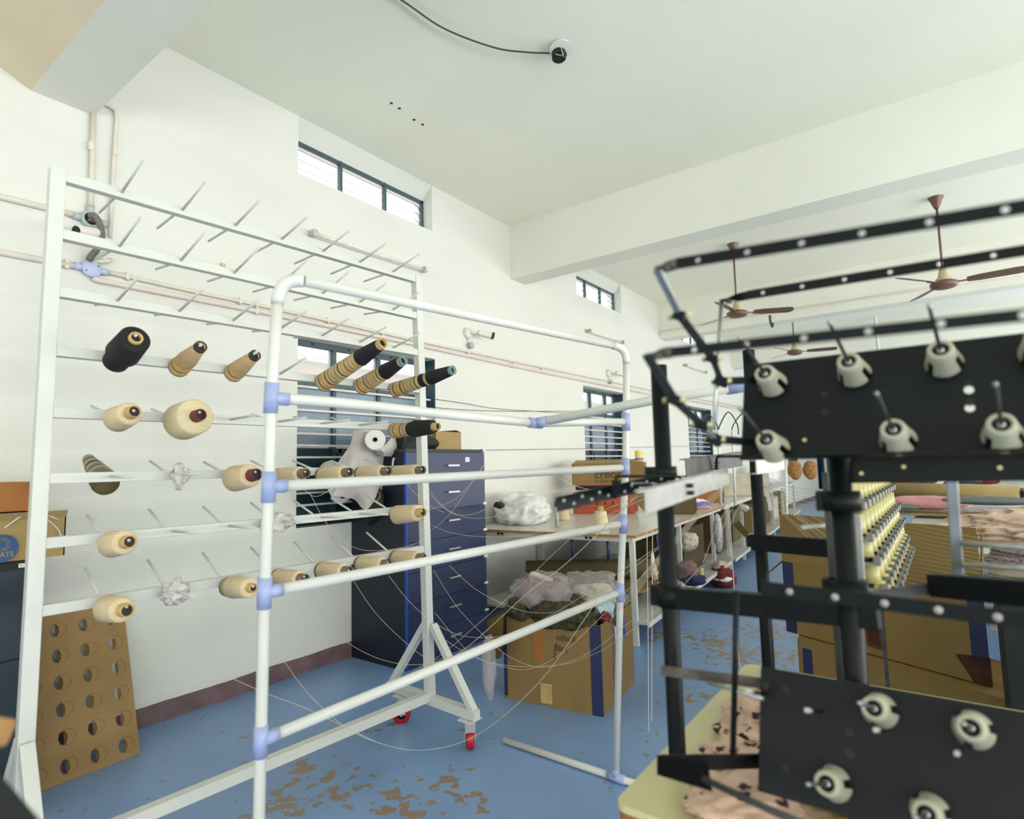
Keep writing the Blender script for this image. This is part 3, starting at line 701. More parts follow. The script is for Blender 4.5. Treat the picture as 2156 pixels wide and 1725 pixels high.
def yarn_on(P, A, rb, rt, L, ym, label, core='papercone', tip=.04, rim=None, cat='yarn cone', tr=.0165):
    t = thing('yarn_cone', label, cat, P)
    e = L + tip
    b = B(); b.lathe([(.027, -.01), (tr + .002, e), (tr, e + .003), (tr - .003, e), (.022, -.01)], P, A, 24, core); b.lathe([(0, e - .01), (tr - .001, e - .01)], P, A, 20, 'blackrubber'); obj('paper_core', b, None, t)  # black disc below the tip stands for the shade in the bore
    if rim:
        b = B(); b.lathe([(tr + .0045, e - .012), (tr + .004, e + .003), (tr - .002, e + .004), (tr - .002, e - .01)], P, A, 24, rim); obj('core_rim', b, None, t)
    b = B(); b.lathe([(.02, 0), (rb * .96, 0), (rb, .004), ((rb + rt) / 2, L * .5), (rt, L * .97), (rt * .9, L), (tr, L)], P, A, 32, ym); obj('yarn', b, None, t)
    return t
# fourth row (index 3)
t_, P, A = stack(3, 0, 1, .075, 'short black-wound base cone under the big black cone, fourth row', r1=.045, r2=.045, m0='blackyarn', bands=['blackyarn'])
yarn_on(P + A * .005, A, .058, .052, .135, 'blackyarn', 'big black yarn cone on the leftmost pin of the fourth row', tip=.012, rim='papercone', tr=.019)
for c_, n_, lb in ((1, 3, 'second'), (2, 2, 'third')):
    t_, P, A = stack(3, c_, n_, .029, 'blue-striped paper cone base on the %s pin of the fourth row' % lb, r1=.041, r2=.040)
    yarn_on(P, A, .038, .0235, .125 if c_ == 1 else .14, 'tan', 'slim tan yarn cone on the %s pin of the fourth row' % lb, tip=.012, rim='bandblack', tr=.0195)
def long_stack(row, col, n, pitch, lens, label, ylabel, dx=0, dz=0, rim='papercone', big=None, r1=.047, r2=.045, ybig=(.041, .028, .12)):
    t_, P, A = stack(row, col, n, pitch, label, dz=dz, dx=dx, r1=r1, r2=r2)
    return yarn_on(P, A, ybig[0], ybig[1], lens, 'blackyarn', ylabel, tip=.026, rim=rim, tr=.021)
long_stack(3, 4, 12, .027, .15, 'longest stack of striped paper cones, on the fifth pin of the fourth row', 'black yarn cone at the front of the longest striped stack', rim='papercone')
long_stack(3, 5, 8, .026, .13, 'middle stack of striped paper cones with a black cone and blue rim', 'black yarn cone with a pale blue rim, middle of three', rim='bandblue')
t_, P, A = stack(3, 6, 8, .027, 'stack of striped paper cones on the rightmost pin of the fourth row', r1=.044, r2=.041, dz=-.12, dx=.06)
yarn_on(P, A, .036, .034, .04, 'blackyarn', 'narrow black yarn band between striped cones on the rightmost stack', tip=.01)
t_, P2, A2 = stack(3, 6, 1, .02, 'single striped cone between two black windings', off=.01 + .027 * 8 + .042, r1=.037, r2=.036, dz=-.12, dx=.06)
yarn_on(P2, A2, .039, .027, .15, 'blackyarn', 'black yarn cone with a bright blue rim pointing right', tip=.018, rim='bandblue', tr=.020)
# fifth row
cone(4, 0, 'cream', 'cream yarn cone on the leftmost pin of the fifth row', 1.0, off=.05)
cone(4, 1, 'big', 'largest pale cream yarn cone, second pin of the fifth row', 1.05, off=.06)
t_, P, A = stack(4, 6, 5, .025, 'short striped paper cone stack under the lower black cone', r1=.044, r2=.042, dz=-.06, dx=.03)
yarn_on(P, A, .038, .038, .035, 'blackyarn', 'short black winding behind the lower black cone', tip=.01)
yarn_on(P + A * .042, A, .047, .036, .14, 'blackyarn', 'thick black yarn cone on the rightmost pin of the fifth row', tip=.035, tr=.0185)
# sixth row
b0 = rk(ps(0), RZ[5] - .028, -.024); A = (axb(5) + V((0, 0, .16))).normalized(); P = b0
t = thing('yarn_cone', 'olive striped waste cone leaning on the wall side of the rack', 'yarn cone', P)
b = B(); b.lathe([(0, 0), (.045, 0), (.048, .015), (.047, .05), (.044, .075)], P, A, 32, 'olive'); obj('plastic_foot', b, None, t)
b = B(); pr = [(.044, .075)]; ms = []
for k in range(14): pr.append((.044 - .0016 * (k + 1) - .0008 * (k % 3), .075 + .0140 * (k + 1))); ms.append(['olivelight', 'olivelight', 'bandblack', 'olive'][k % 4])
pr.append((0, .273)); ms.append('olivelight'); b.lathe(pr, P, A, 32, ms=ms); obj('yarn', b, None, t)
cone(5, 2, 'cream', 'cream yarn cone with a red-brown core, third pin of the sixth row', 1.15, off=.04)
for c_, lb in ((3, 'middle'), (4, 'fifth'), (5, 'sixth'), (6, 'rightmost')):
    cone(5, c_, 'mid', 'cream yarn cone with a grey rim on the %s pin of the sixth row' % lb, .98, off=.01)
# seventh row
cone(6, 0, 'cream', 'cream yarn cone on the leftmost pin of the seventh row', 1.0, off=.05)
cone(6, 6, 'cream', 'lone cream yarn cone at the right end of the seventh row', 1.05, off=.015)
# bottom row
cone(7, 0, 'cream', 'cream yarn cone on the leftmost pin of the bottom row', 1.02, off=.03)
t_, P, A = stack(7, 2, 1, .045, 'teal-banded cone base on the third pin of the bottom row', r1=.042, r2=.04, m0='papercone', bands=['bandblue'])
yarn_on(P, A, .047, .040, .15, 'cream', 'cream yarn cone with a teal-banded base, half behind the pipe joint', tip=.03)
for c_, lb in ((3, 'middle'), (4, 'fifth'), (5, 'sixth'), (6, 'rightmost')):
    cone(7, c_, 'mid', 'cream yarn cone with a grey rim on the %s pin of the bottom row' % lb, 1.0, off=.01)
# plastic wraps snagged on pins
def wrapbag(P, size, label, seed, m='wrap'):
    b = B(); b.blob(P, size, seed, .5, 1.8, 4, m, fine=.6); return tag(obj('plastic_wrap', b, None, at=P), label, 'plastic wrap')
wrapbag(rk(ps(1), RZ[5], .07), (.032, .022, .045), 'crumpled clear plastic wrap on the second pin of the sixth row', 3)
wrapbag(rk(ps(1), RZ[7] - .0, .07), (.05, .022, .045), 'pinkish plastic wrap hanging from the second pin of the bottom row', 5)
wrapbag(rk(ps(3) - .03, RZ[6], .06), (.08, .022, .04), 'pinkish plastic wrap snagged on the middle of the seventh row', 8)
# ================================================================== PVC PIPE FRAME
pvc = thing('pipe_frame', 'white plastic pipe frame with pale blue joints standing before the rack', 'pipe frame', pZ(1297, 1637, 0))
R_ = .0165
LP = [pd(584, 655, 1.72), pd(571, 838, 1.72), pd(566, 1025, 1.71), pd(557, 1248, 1.70), pd(549, 1560, 1.69), pd(545, 1740, 1.69)]
base_l = LP[-1] + (LP[-1] - LP[-2]).normalized() * 0; dz_ = LP[-1].z - .017; dirl = (LP[-1] - LP[0]).normalized(); base_l = LP[-1] + dirl * (dz_ / -dirl.z)
RPp = [pd(1319, 765, 2.84), pd(1318, 888, 2.84), pd(1317, 985, 2.83), pd(1312, 1103, 2.82), pd(1306, 1247, 2.81)]
rb_ = pZ(1297, 1637, .02)
def pvcpipe(pts, r=R_, n=14): b = B(); b.tube(pts, r, n); return obj('pipe', b, 'pvc', pvc)
def elbow(p0, corner, p1, r=.019):
    pts = [p0.lerp(corner, t) * (1 - t) + corner.lerp(p1, t) * t for t in [i / 8 for i in range(9)]]
    b = B(); b.tube(pts, r, 14); return obj('elbow', b, 'pvc', pvc)
def tee(p, along, side, r=.0205, L=.045, sl_=.05):
    al = along.normalized(); b = B(); b.tube([p - al * L, p + al * L], r, 16); sd = side.normalized(); b.tube([p + sd * .005, p + sd * sl_], r * .95, 16); return obj('tee_joint', b, 'pvcjoint', pvc)
TL_ = pd(640, 592, 1.74); TR_ = pd(1290, 728, 2.82); LT = pd(584, 640, 1.72)
pvcpipe([LT] + LP[1:] + [base_l]); elbow(LT, pd(588, 583, 1.72), TL_)
pvcpipe([TL_, TR_]); elbow(TR_, pd(1320, 731, 2.84), RPp[0]); pvcpipe([RPp[0]] + RPp[1:] + [rb_])
for i in range(1, 5): tee(LP[i], LP[i + 1] - LP[i - 1], (RPp[i] - LP[i]) if i != 1 else (pd(1125, 890, 2.25) - LP[1]))
for i in range(1, 5): tee(RPp[i], V((0, 0, 1)), LP[i] - RPp[i] if i > 1 else pd(1125, 890, 2.25) - RPp[i], sl_=.03)
JM = pd(1127, 891, 2.25)
pvcpipe(sm([LP[1], pd(740, 851, 1.85), pd(930, 872, 2.05), JM], 4)); pvcpipe([JM, RPp[1]])
tee(JM, (JM - pd(930, 872, 2.05)), pd(1370, 845, 2.05) - JM, L=.03)
pvcpipe([JM, pd(1370, 844, 2.06), pd(1535, 818, 1.93)])
b = B(); b.tube([pd(1530, 819, 1.94), pd(1575, 812, 1.9)], .02, 14); obj('coupling', b, 'pvcjoint', pvc)
for i in range(2, 5): pvcpipe([LP[i], RPp[i]])
q = pZ(1062, 1559, .017); q2 = pZ(1400, 1672, .017)
pvcpipe([q, q2]); tee(V((rb_.x, rb_.y, .019)), q2 - q, V((0, 0, 1)), sl_=.04)
fd = (q2 - q).normalized(); bl_ = V((base_l.x, base_l.y, .017)); pvcpipe([bl_ - fd * .5, bl_ + fd * .3]); tee(bl_, fd, V((0, 0, 1)), sl_=.04)
# ================================================================== DRAWER CABINET, ITS LOAD AND THE WINDOW ROLLS
CX0, CX1, CY, CH = 3.15, 4.105, 3.325, 1.647
cab = thing('drawer_cabinet', 'tall navy seven-drawer cabinet standing against the wall by the window', 'cabinet', (CX0, CY, 0))
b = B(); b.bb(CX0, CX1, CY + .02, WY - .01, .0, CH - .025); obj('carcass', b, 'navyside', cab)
b = B(); b.bb(CX0 - .005, CX1 + .005, CY - .005, WY - .01, CH - .025, CH); obj('top_panel', b, 'charcoal', cab)
b = B(); b.bb(CX0, CX0 + .012, CY - .003, CY + .02, 0, CH - .03); lab(obj('edge_strip', b, 'blueedge', cab), 'bright blue edging strip')
dh = (CH - .04) / 7
for i in range(7):
    z1 = CH - .03 - dh * i; z0 = z1 - dh + .004
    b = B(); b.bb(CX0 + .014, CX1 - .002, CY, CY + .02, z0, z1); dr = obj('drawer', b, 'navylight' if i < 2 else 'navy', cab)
    zc = z1 - .105 if i == 0 else (z0 + z1) / 2 + .02
    b = B(); b.bar((3.60, CY - .026, zc), (3.735, CY - .026, zc), .008, .012); 
    for q in (3.605, 3.73): b.bb(q - .004, q + .004, CY - .026, CY, zc - .004, zc + .004)
    obj('handle', b, 'steel', dr)
    b = B(); b.bb(CX1 - .035, CX1 + .012, CY - .006, CY - .002, z0 + .002, z0 + .022); obj('label_tab', b, 'white', dr)
b = B(); p = pY(984, 968, CY - .003); b.box(p, (.055, .003, .04)); lab(obj('paper_label', b, 'white', cab), 'small white paper label')
b = B(); b.bb(CX1 - .03, CX1 + .01, CY - .012, CY + .03, CH - .02, CH + .006); obj('corner_tape', b, 'white', cab)
def carton(name, label, c0, U, W_, lu, lw, h, z, m='cardboard', lidup=False, cat='cardboard box', open_=False, group=None):
    """open or shut carton on its base corner c0, edges along U (lu) and W_ (lw)"""
    U = V(U).normalized(); W_ = V(W_).normalized(); o = V((c0[0], c0[1], z)); t = thing(name, label, cat, o, group); th = .005
    P = lambda a, c, k: o + U * a + W_ * c + V((0, 0, k))
    def wall_(p0, p1, inward):
        b = B(); n = inward * th; vs = [p0, p1, p1 + V((0, 0, h)), p0 + V((0, 0, h))]; vs += [v + n for v in vs]
        b.faces(vs, [(0, 1, 2, 3), (4, 5, 6, 7), (0, 1, 5, 4), (3, 2, 6, 7), (0, 3, 7, 4), (1, 2, 6, 5)]); return b
    obj('side_panel', wall_(P(0, 0, 0), P(lu, 0, 0), W_), m, t); obj('side_panel', wall_(P(0, lw, 0), P(lu, lw, 0), -W_), m, t)
    obj('side_panel', wall_(P(0, 0, 0), P(0, lw, 0), U), m, t); obj('side_panel', wall_(P(lu, 0, 0), P(lu, lw, 0), -U), m, t)
    b = B(); b.faces([P(0, 0, .004), P(lu, 0, .004), P(lu, lw, .004), P(0, lw, .004)], [(0, 1, 2, 3)]); obj('bottom_panel', b, m, t)
    if not open_:
        for a, c in ((0, .5), (.5, 1)):
            b = B(); vs = [P(0, lw * a + .001, h), P(lu, lw * a + .001, h), P(lu, lw * c - .001, h), P(0, lw * c - .001, h)]; vs += [v + V((0, 0, .004)) for v in vs]
            b.faces(vs, [(0, 1, 2, 3), (4, 5, 6, 7), (0, 1, 5, 4), (1, 2, 6, 5), (2, 3, 7, 6), (3, 0, 4, 7)]); obj('flap', b, m, t)
    return t, P
def flap(t, p0, p1, v, m, th=.004):
    b = B(); p0 = V(p0); p1 = V(p1); v = V(v); n = (p1 - p0).cross(v).normalized() * th; vs = [p0, p1, p1 + v, p0 + v]; vs += [q + n for q in vs]
    b.faces(vs, [(0, 1, 2, 3), (4, 5, 6, 7), (0, 1, 5, 4), (3, 2, 6, 7), (0, 3, 7, 4), (1, 2, 6, 5)]); return obj('flap', b, m, t)
q = pZ(920, 942, CH + .002)
t, P = carton('carton', 'open tan carton on top of the navy drawer cabinet', (3.66, 3.50), (1, 0, 0), (0, 1, 0), .33, .36, .16, CH, 'cardlight', open_=True)
flap(t, P(0, .36, .16), P(.33, .36, .16), (0, -.1, .04), 'cardboard'); flap(t, P(.33, 0, .16), P(.33, .36, .16), (-.06, 0, .015), 'cardboard')
b = B(); b.blob((3.42, 3.5, CH + .055), (.25, .14, .075), 4, .06, 1.2, 4, 'blackmatt', flat=CH + .001, fine=.1); tag(obj('black_cushion', b, None, at=(3.42, 3.5, CH)), 'rounded black cushion lying on the cabinet before the open carton', 'cushion')
b = B(); b.bb(3.17, 3.2, 3.36, 3.5, CH, CH + .12); b.bb(3.16, 3.3, 3.36, 3.38, CH, CH + .05); tag(obj('folder', b, 'blackmatt', at=(3.17, 3.36, CH)), 'black folder standing at the left end of the cabinet top', 'folder')
# white cloth rolls in front of the window, propped between sill and cabinet
def roll(name, label, a, c, r, m, core='hole', cat='fabric roll', n=36, cr=.3, group=None):
    a = V(a); c = V(c); t = thing(name, label, cat, a, group); d = (c - a).normalized(); L = (c - a).length
    b = B(); pr = [(r * cr, .004), (r * .45, 0), (r * .6, .004), (r * .75, 0), (r * .9, .004), (r, 0), (r, L), (r * cr, L), (r * cr, .004)]
    b.lathe(pr, a, d, n, m); obj('rolled_cloth', b, None, t)
    b = B(); b.lathe([(r * cr * .75, -.004), (r * cr, -.004), (r * cr, L), (r * cr * .75, L), (r * cr * .75, -.004)], a, d, n, 'papercone' if core == 'p' else core); obj('core', b, None, t); return t
ra = pY(790, 926, 3.40); roll('fabric_roll', 'white cloth roll with its hollow end facing out at the window', ra, ra + V((.28, .33, .0)), .075, 'whitecloth', 'hole', cr=.22)
rb2 = pY(722, 1046, 3.70); roll('fabric_roll', 'lower white cloth roll standing out from the window sill', rb2, rb2 + V((.05, .25, .22)), .075, 'whitecloth', 'hole', cr=.22)
rc = pY(800, 1062, 3.55); roll('fabric_roll', 'black roll leaning by the cabinet side under the white rolls', rc + V((-.08, 0, .07)), rc + V((.12, .2, -.12)), .085, 'blackmatt', 'olive', cr=.8)
def drape(label, pts_top, pts_bot, amp, seed, m='whitecloth', nu=28, nv=28, name='draped_cloth', cat='cloth', thick=.012):
    """cloth hanging between an upper and a lower poly-line, with folds"""
    T_ = sm(pts_top, 8); Bo = sm(pts_bot, 8)
    def pick(L, u): k = u * (len(L) - 1); i = min(int(k), len(L) - 2); return L[i].lerp(L[i + 1], k - i)
    def fn(u, v):
        p = pick(T_, u).lerp(pick(Bo, u), v); q_ = V((u * 3.2 + seed, v * 1.3, seed))
        return p + V((noise.noise(q_) * amp, noise.noise(q_ + V((9, 3, 1))) * amp * 1.6 - .02 * math.sin(v * PI), noise.noise(q_ * 1.7 + V((3, 8, 2))) * amp * .5))
    b = B(); b.sheet(None, nu, nv, fn, m); bmesh.ops.solidify(b.bm, geom=b.bm.faces[:], thickness=thick)
    return tag(obj(name, b, None, at=pts_top[0]), label, cat)
drape('white cloth heaped over the rolls at the window, left half', [pY(742, 916, 3.62), pY(752, 905, 3.6), pY(770, 903, 3.6), pY(800, 905, 3.6)], [pY(703, 985, 3.6), pY(728, 1000, 3.5), pY(760, 1005, 3.5), pY(812, 1000, 3.6)], .020, 2, thick=.05)
drape('thin white cloth end hanging from the upper roll beside the cabinet', [pY(790, 950, 3.4), pY(805, 942, 3.4), pY(828, 920, 3.45), pY(842, 918, 3.5)], [pY(790, 955, 3.5), pY(808, 960, 3.45), pY(838, 962, 3.5), pY(846, 975, 3.5)], .02, 5)
drape('white cloth tail hanging below the window grille toward the black roll', [pY(715, 990, 3.6), pY(745, 990, 3.55), pY(780, 990, 3.55), pY(805, 992, 3.6)], [pY(700, 1045, 3.65), pY(745, 1052, 3.6), pY(770, 1072, 3.5), pY(806, 1030, 3.6)], .022, 11, thick=.02)
b = B(); P0 = pY(834, 975, 3.45); b.tube([P0 + V((0, 0, .04)), P0 + V((.05, 0, .02)), P0 + V((.03, 0, -.05)), P0 + V((-.04, 0, -.05)), P0 + V((-.03, 0, .03)), P0 + V((0, 0, .04))], .009, 6); tag(obj('plastic_loop', b, 'white', at=P0), 'small white loop hanging before the black gap beside the cabinet', 'loop')
# ================================================================== LEFT CORNER: NAVY CABINET, CARTONS, PUNCHED BOARD
lc = thing('low_cabinet', 'dark navy cabinet cut off by the left edge, under the printed carton', 'cabinet', (-.6, 3.33, 0))
b = B(); b.bb(-.7, .9, 3.34, WY - .01, 0, 1.1); obj('carcass', b, 'darkteal', lc)
b = B(); b.bb(-.7, .905, 3.33, WY - .01, 1.1, 1.125); obj('top_panel', b, 'blackmatt', lc)
b = B(); b.bb(-.7, .898, 3.325, 3.34, .72, 1.095); obj('drawer_front', b, 'darkteal', lc); b = B(); b.bb(-.7, .898, 3.325, 3.34, .05, .71); obj('drawer_front', b, 'darkteal', lc)
p = pY(54, 1190, 3.324); b = B(); b.box(p, (.05, .003, .018)); lt_ = obj('paper_label', b, 'white', lc)
text_obj('lettering', 'F - 002', .012, p + V((-.02, -.003, -.004)), (1, 0, 0), (0, 0, 1), 'inkdark', lc)
t, P = carton('printed_carton', 'tan carton with a round blue maker\'s mark on the left cabinet', (.3, 3.42), (1, 0, 0), (0, 1, 0), .73, .40, .185, 1.126, 'cardlight', open_=True)
flap(t, P(0, 0, .185), P(.73, 0, .185), (0, -.02, .03), 'cardlight'); flap(t, P(.73, 0, .185), P(.73, .4, .185), (.0, 0, -.06), 'cardlight'); flap(t, P(0, .4, .185), P(.73, .4, .185), (0, .05, .03), 'cardlight')
c = pY(2, 1156, 3.412); b = B(); b.disc(c, (0, -1, 0), .062, .002, 40, 'bluesticker'); st = obj('round_mark', b, None, t)
for k in range(8):
    a = 2 * PI * k / 8; cc = c + V((math.cos(a) * .024 + .0, -.004, .018 + math.sin(a) * .024)); d = V((-math.sin(a), 0, math.cos(a)))
    ring = []
    for j in range(13): th = 2 * PI * j / 12; ring.append(cc + d * (math.cos(th) * .0105) + V((math.cos(a), 0, math.sin(a))) * (math.sin(th) * .005))
    b = B(); b.tube(ring, .0013, 5, cap=False); obj('chain_link', b, 'cardlight', st)
text_obj('lettering', 'COATS', .03, c + V((-.047, -.004, -.036)), (1, 0, 0), (0, 0, 1), 'cardlight', t, bold=.0006, sx=.93)
b = B(); b.tube(sm([P(.5, -.004, .15), P(.56, -.01, .2), P(.62, -.01, .21), P(.7, -.004, .17)]), .003, 6); obj('plastic_strap', b, 'white', t)
b = B(); b.tube(sm([P(.66, -.006, .17), P(.7, -.008, .12), P(.71, -.006, .07), P(.66, -.006, .04)]), .003, 6); obj('plastic_strap', b, 'white', t)
t, P = carton('carton', 'orange-brown carton stacked on the printed carton at the left edge', (.13, 3.48), (1, 0, 0), (0, 1, 0), .79, .38, .13, 1.345, 'cardorange')
t, P = carton('carton', 'black plastic tray peeping out between the two left cartons', (.16, 3.46), (1, 0, 0), (0, 1, 0), .74, .38, .026, 1.316, 'blackmatt', cat='tray', open_=True)
# punched board: a cone divider leaning on the wall
bl0 = V((.70, 3.60, .0)); U = V((1, .03, 0)).normalized(); top = V((0, .31, .80)); Wd = top.normalized(); Nn = U.cross(Wd).normalized()
if Nn.y > 0: Nn = -Nn
pbrd = thing('punched_board', 'tall tan cardboard cone divider punched with round holes, leaning on the wall', 'cardboard sheet', bl0)
lw = top.length - .02; lu = .775; du = .129; dw = .1335; hr = .037
holes = [(.052 + du * i, .068 + dw * j) for j in range(6) for i in range(6)]
b = B(); b.perf(bl0, U, Wd, Nn, lu, lw, .004, holes, (.0205, .034), 'cardsheet', 24); obj('sheet', b, None, pbrd)
fb = B(); fb.lathe([(.0362, 0), (.0372, .0006), (.0380, 0)], V((0, 0, 0)), (0, 0, 1), 28, 'tapebrown'); fm = bpy.data.meshes.new('scored_ring'); fb.bm.to_mesh(fm); fb.bm.free(); fm.materials.append(MT['tapebrown'])
ff = B(); ff.bb(-.010, .010, -.030, .030, -.0009, .0009, 'carddark'); gm = bpy.data.meshes.new('pushed_flap'); ff.bm.to_mesh(gm); ff.bm.free(); gm.materials.append(MT['cardsheet'])
for (u, w_) in holes:
    c = bl0 + U * (u + .017) + Wd * w_ + Nn * .0045; Mx = Matrix((U, Wd, U.cross(Wd))).transposed().to_4x4(); Mx.translation = c; put(fm, 'scored_ring', pbrd, Mx)
    a = math.radians(68 + random.uniform(-6, 6)); zx = (U * math.cos(a) * -1 - Nn * math.sin(a)).normalized(); nn = zx.cross(Wd).normalized()
    Mx = Matrix((zx, Wd, nn)).transposed().to_4x4(); Mx.translation = bl0 + U * (u + .019) + Wd * (w_ - .004) + zx * .010; put(gm, 'pushed_flap', pbrd, Mx)
# ================================================================== LONG WORKTABLES ALONG THE WINDOWS
TE = V((1, .0885, 0)).normalized(); TN = V((-TE.y, TE.x, 0))
def worktable(x0, y0, L, wd, z, label, legs, edge='tableedge', shelfz=.2, name='work_table', leg_in=.05):
    o = V((x0, y0, 0)); t = thing(name, label, 'table', o, 'long worktables in a line by the windows')
    P = lambda a, c, k: o + TE * a + TN * c + V((0, 0, k))
    R = Matrix((TE, TN, V((0, 0, 1)))).transposed()
    b = B(); b.box(P(L / 2, wd / 2, z - .009), (L, wd, .018), R); obj('tabletop', b, 'tabletop', t)
    b = B(); b.box(P(L / 2, -.002, z - .010), (L, .006, .022), R); b.box(P(-.002, wd / 2, z - .010), (.006, wd, .022), R); obj('edging', b, edge, t)
    b = B(); b.box(P(L / 2, .05, z - .04), (L - .06, .03, .04), R); b.box(P(L / 2, wd - .05, z - .04), (L - .06, .03, .04), R); b.box(P(.05, wd / 2, z - .04), (.03, wd - .1, .04), R); b.box(P(L - .05, wd / 2, z - .04), (.03, wd - .1, .04), R); obj('apron', b, 'tableleg', t)
    for a in legs:
        for c_ in (leg_in, wd - leg_in):
            b = B(); b.box(P(a, c_, (z - .05) / 2), (.042, .042, z - .05), R); obj('leg', b, 'tableleg', t)
    if shelfz:
        b = B(); b.box(P(L / 2, wd / 2 - .06, shelfz - .012), (L - .1, wd - .02, .024), R); obj('lower_shelf', b, 'shelf', t)
        b = B(); b.box(P(L / 2, -.065, shelfz - .02), (L - .1, .012, .04), R); obj('shelf_lip', b, 'tableleg', t)
    return t, P
t1, P1 = worktable(4.547, 2.106, 3.45, 1.72, .9, 'nearest white-topped worktable with a brown edge beside the cabinet', (.06, 1.45, 2.95))
t2, P2_ = worktable(8.05, 2.40, 2.6, 1.45, .905, 'second white-topped worktable in the line, behind the silver guide bar', (.25, 1.3, 2.5), 'tableleg')
t3, P3_ = worktable(10.8, 2.64, 5.8, 1.2, .905, 'farthest white worktable toward the end of the room', (.3, 1.8, 3.4, 5.6), 'tableleg')
for k in range(4):
    b = B(); b.disc(P1(.028, 1.35 - .04 * (k % 2) - .9 * (k // 2), .862), -TE, .012, .006, 10, 'blackmatt'); obj('fixing_bolt', b, None, t1)
for k, (a, c_) in enumerate(((.05, .28), (.05, .62), (.7, .06), (1.1, .06))):
    b = B(); b.tube([P1(a + .03, c_, .86), P1(a + .05, c_, .74), P1(a + .06, c_ + .01, .66)], .014, 8); tag(obj('clamp', b, 'tapeblue', at=P1(a, c_, .86)), ['dark blue clamp under the end of the nearest table, nearer the corner', 'dark blue clamp under the end of the nearest table, farther from the corner', 'dark blue clamp under the long edge of the nearest table', 'dark blue clamp behind its pair under the long table edge'][k], 'clamp')
# plastic bag full of white stuff
bgp = pZ(1100, 1105, .9); t = thing('plastic_bag', 'big white plastic bag with a torn hole lying on the table end by the cabinet', 'bag', bgp)
b = B(); b.blob(bgp + V((.15, .1, .13)), (.30, .30, .19), 12, .30, 1.0, 5, 'plastic', flat=.902, fine=.08); obj('bag', b, None, t)
b = B(); b.blob(bgp + V((.15, .1, .13)), (.26, .22, .14), 3, .15, 1.6, 4, 'whitecloth', flat=.903); obj('contents', b, None, t)
hp = pZ(1051, 1062, 1.02) ; b = B(); b.blob(pd(1051, 1064, 5.1), (.03, .055, .03), 6, .2, 1.5, 3, 'hole'); obj('torn_opening', b, None, t)
def standcone(p, s, label, m='creamlight', tip='papercone', h=.2):
    t = thing('yarn_cone', label, 'yarn cone', p); p = V(p)
    b = B(); b.lathe([(0, 0), (.062 * s, 0), (.066 * s, .02), (.056 * s, h * .5), (.047 * s, h * .97), (.04 * s, h), (.03 * s, h + .002)], p, (0, 0, 1), 32, m); obj('yarn', b, None, t)
    b = B(); b.lathe([(.034 * s, 0), (.024 * s, h + .045), (.018 * s, h + .045), (.02 * s, h - .01)], p, (0, 0, 1), 24, tip); obj('paper_core', b, None, t); return t
standcone(pZ(1266, 1112, .9), 1.12, 'cream yarn cone standing alone on the nearest table', h=.155)
standcone(pZ(1188, 1096, .9), 1.0, 'cream yarn cone beside the torn plastic bag', h=.12)
standcone(pZ(1200, 1082, .9), .9, 'small pale cone end behind the cone beside the bag', h=.14)
b = B(); p = pd(1172, 1068, 5.6); b.lathe([(0, 0), (.02, 0), (.02, .2), (.013, .23), (.013, .25), (0, .25)], V((p.x, p.y, .9)), (0, 0, 1), 16, 'mottled'); b.lathe([(.018, .2), (.022, .2), (.022, .25), (0, .25)], V((p.x, p.y, .9)), (0, 0, 1), 16, 'greenclip'); tag(obj('spray_bottle', b, None, at=(p.x, p.y, .9)), 'slim bottle with a green cap behind the plastic bag', 'bottle')
# creora carton on the red carton
A0 = V((6.2, 3.64, 0)); A1 = V((6.46, 2.93, 0)); Uc = (A1 - A0).normalized(); Wc = V((-Uc.y, Uc.x, 0))
if Wc.x < 0: Wc = -Wc
t, P = carton('red_carton', 'red-brown printed carton on the nearest table under the brand-printed one', A0, Uc, Wc, .72, .38, .25, .902, 'redbox')
for k in range(7):
    b = B(); c = P(.08 + .095 * k, -.002, .11); b.faces([c + Uc * -.012, c + Uc * .012, c + V((0, 0, .05))], [(0, 1, 2)]); bmesh.ops.solidify(b.bm, geom=b.bm.faces[:], thickness=.001); obj('printed_mark', b, 'inkdark', t)
b = B(); b.box(P(.36, -.001, .07), (.66, .002, .003), Matrix((Uc, Wc, V((0, 0, 1)))).transposed()); obj('printed_line', b, 'inkdark', t)
b = B(); b.box(P(.36, .005, .246), (.74, .006, .02), Matrix((Uc, Wc, V((0, 0, 1)))).transposed()); obj('tan_rim', b, 'cardlight', t)
b = B(); R = Matrix((Uc, Wc, V((0, 0, 1)))).transposed(); b.box(P(.40, .22, .305), (.78, .36, .055), R); tag(obj('black_tray', b, 'blackmatt', at=P(.4, .2, .28)), 'flat black tray between the red carton and the brand-printed one', 'tray')  # black slab stands in for the shaded gap between the two cartons
t, P = carton('brand_carton', 'wide tan carton printed creora on top of the stack by the second window', A0 + Uc * -.02, Uc, Wc, .86, .42, .265, 1.235, 'cardboard')
b = B(); b.box(P(.43, -.001, .01), (.86, .003, .014), R); obj('red_stripe', b, 'redbox', t)
flap(t, P(.02, .0, .268), P(.84, .0, .268), Wc * .19 + V((0, 0, .035)), 'cardlight')
text_obj('lettering', 'creora', .145, P(.27, -.004, .088), Uc, (0, 0, 1), 'inkdark', t, sx=1.0)
text_obj('lettering', "It's in our every fiber", .042, P(.275, -.004, .040), Uc, (0, 0, 1), 'carddark', t, sx=.98)
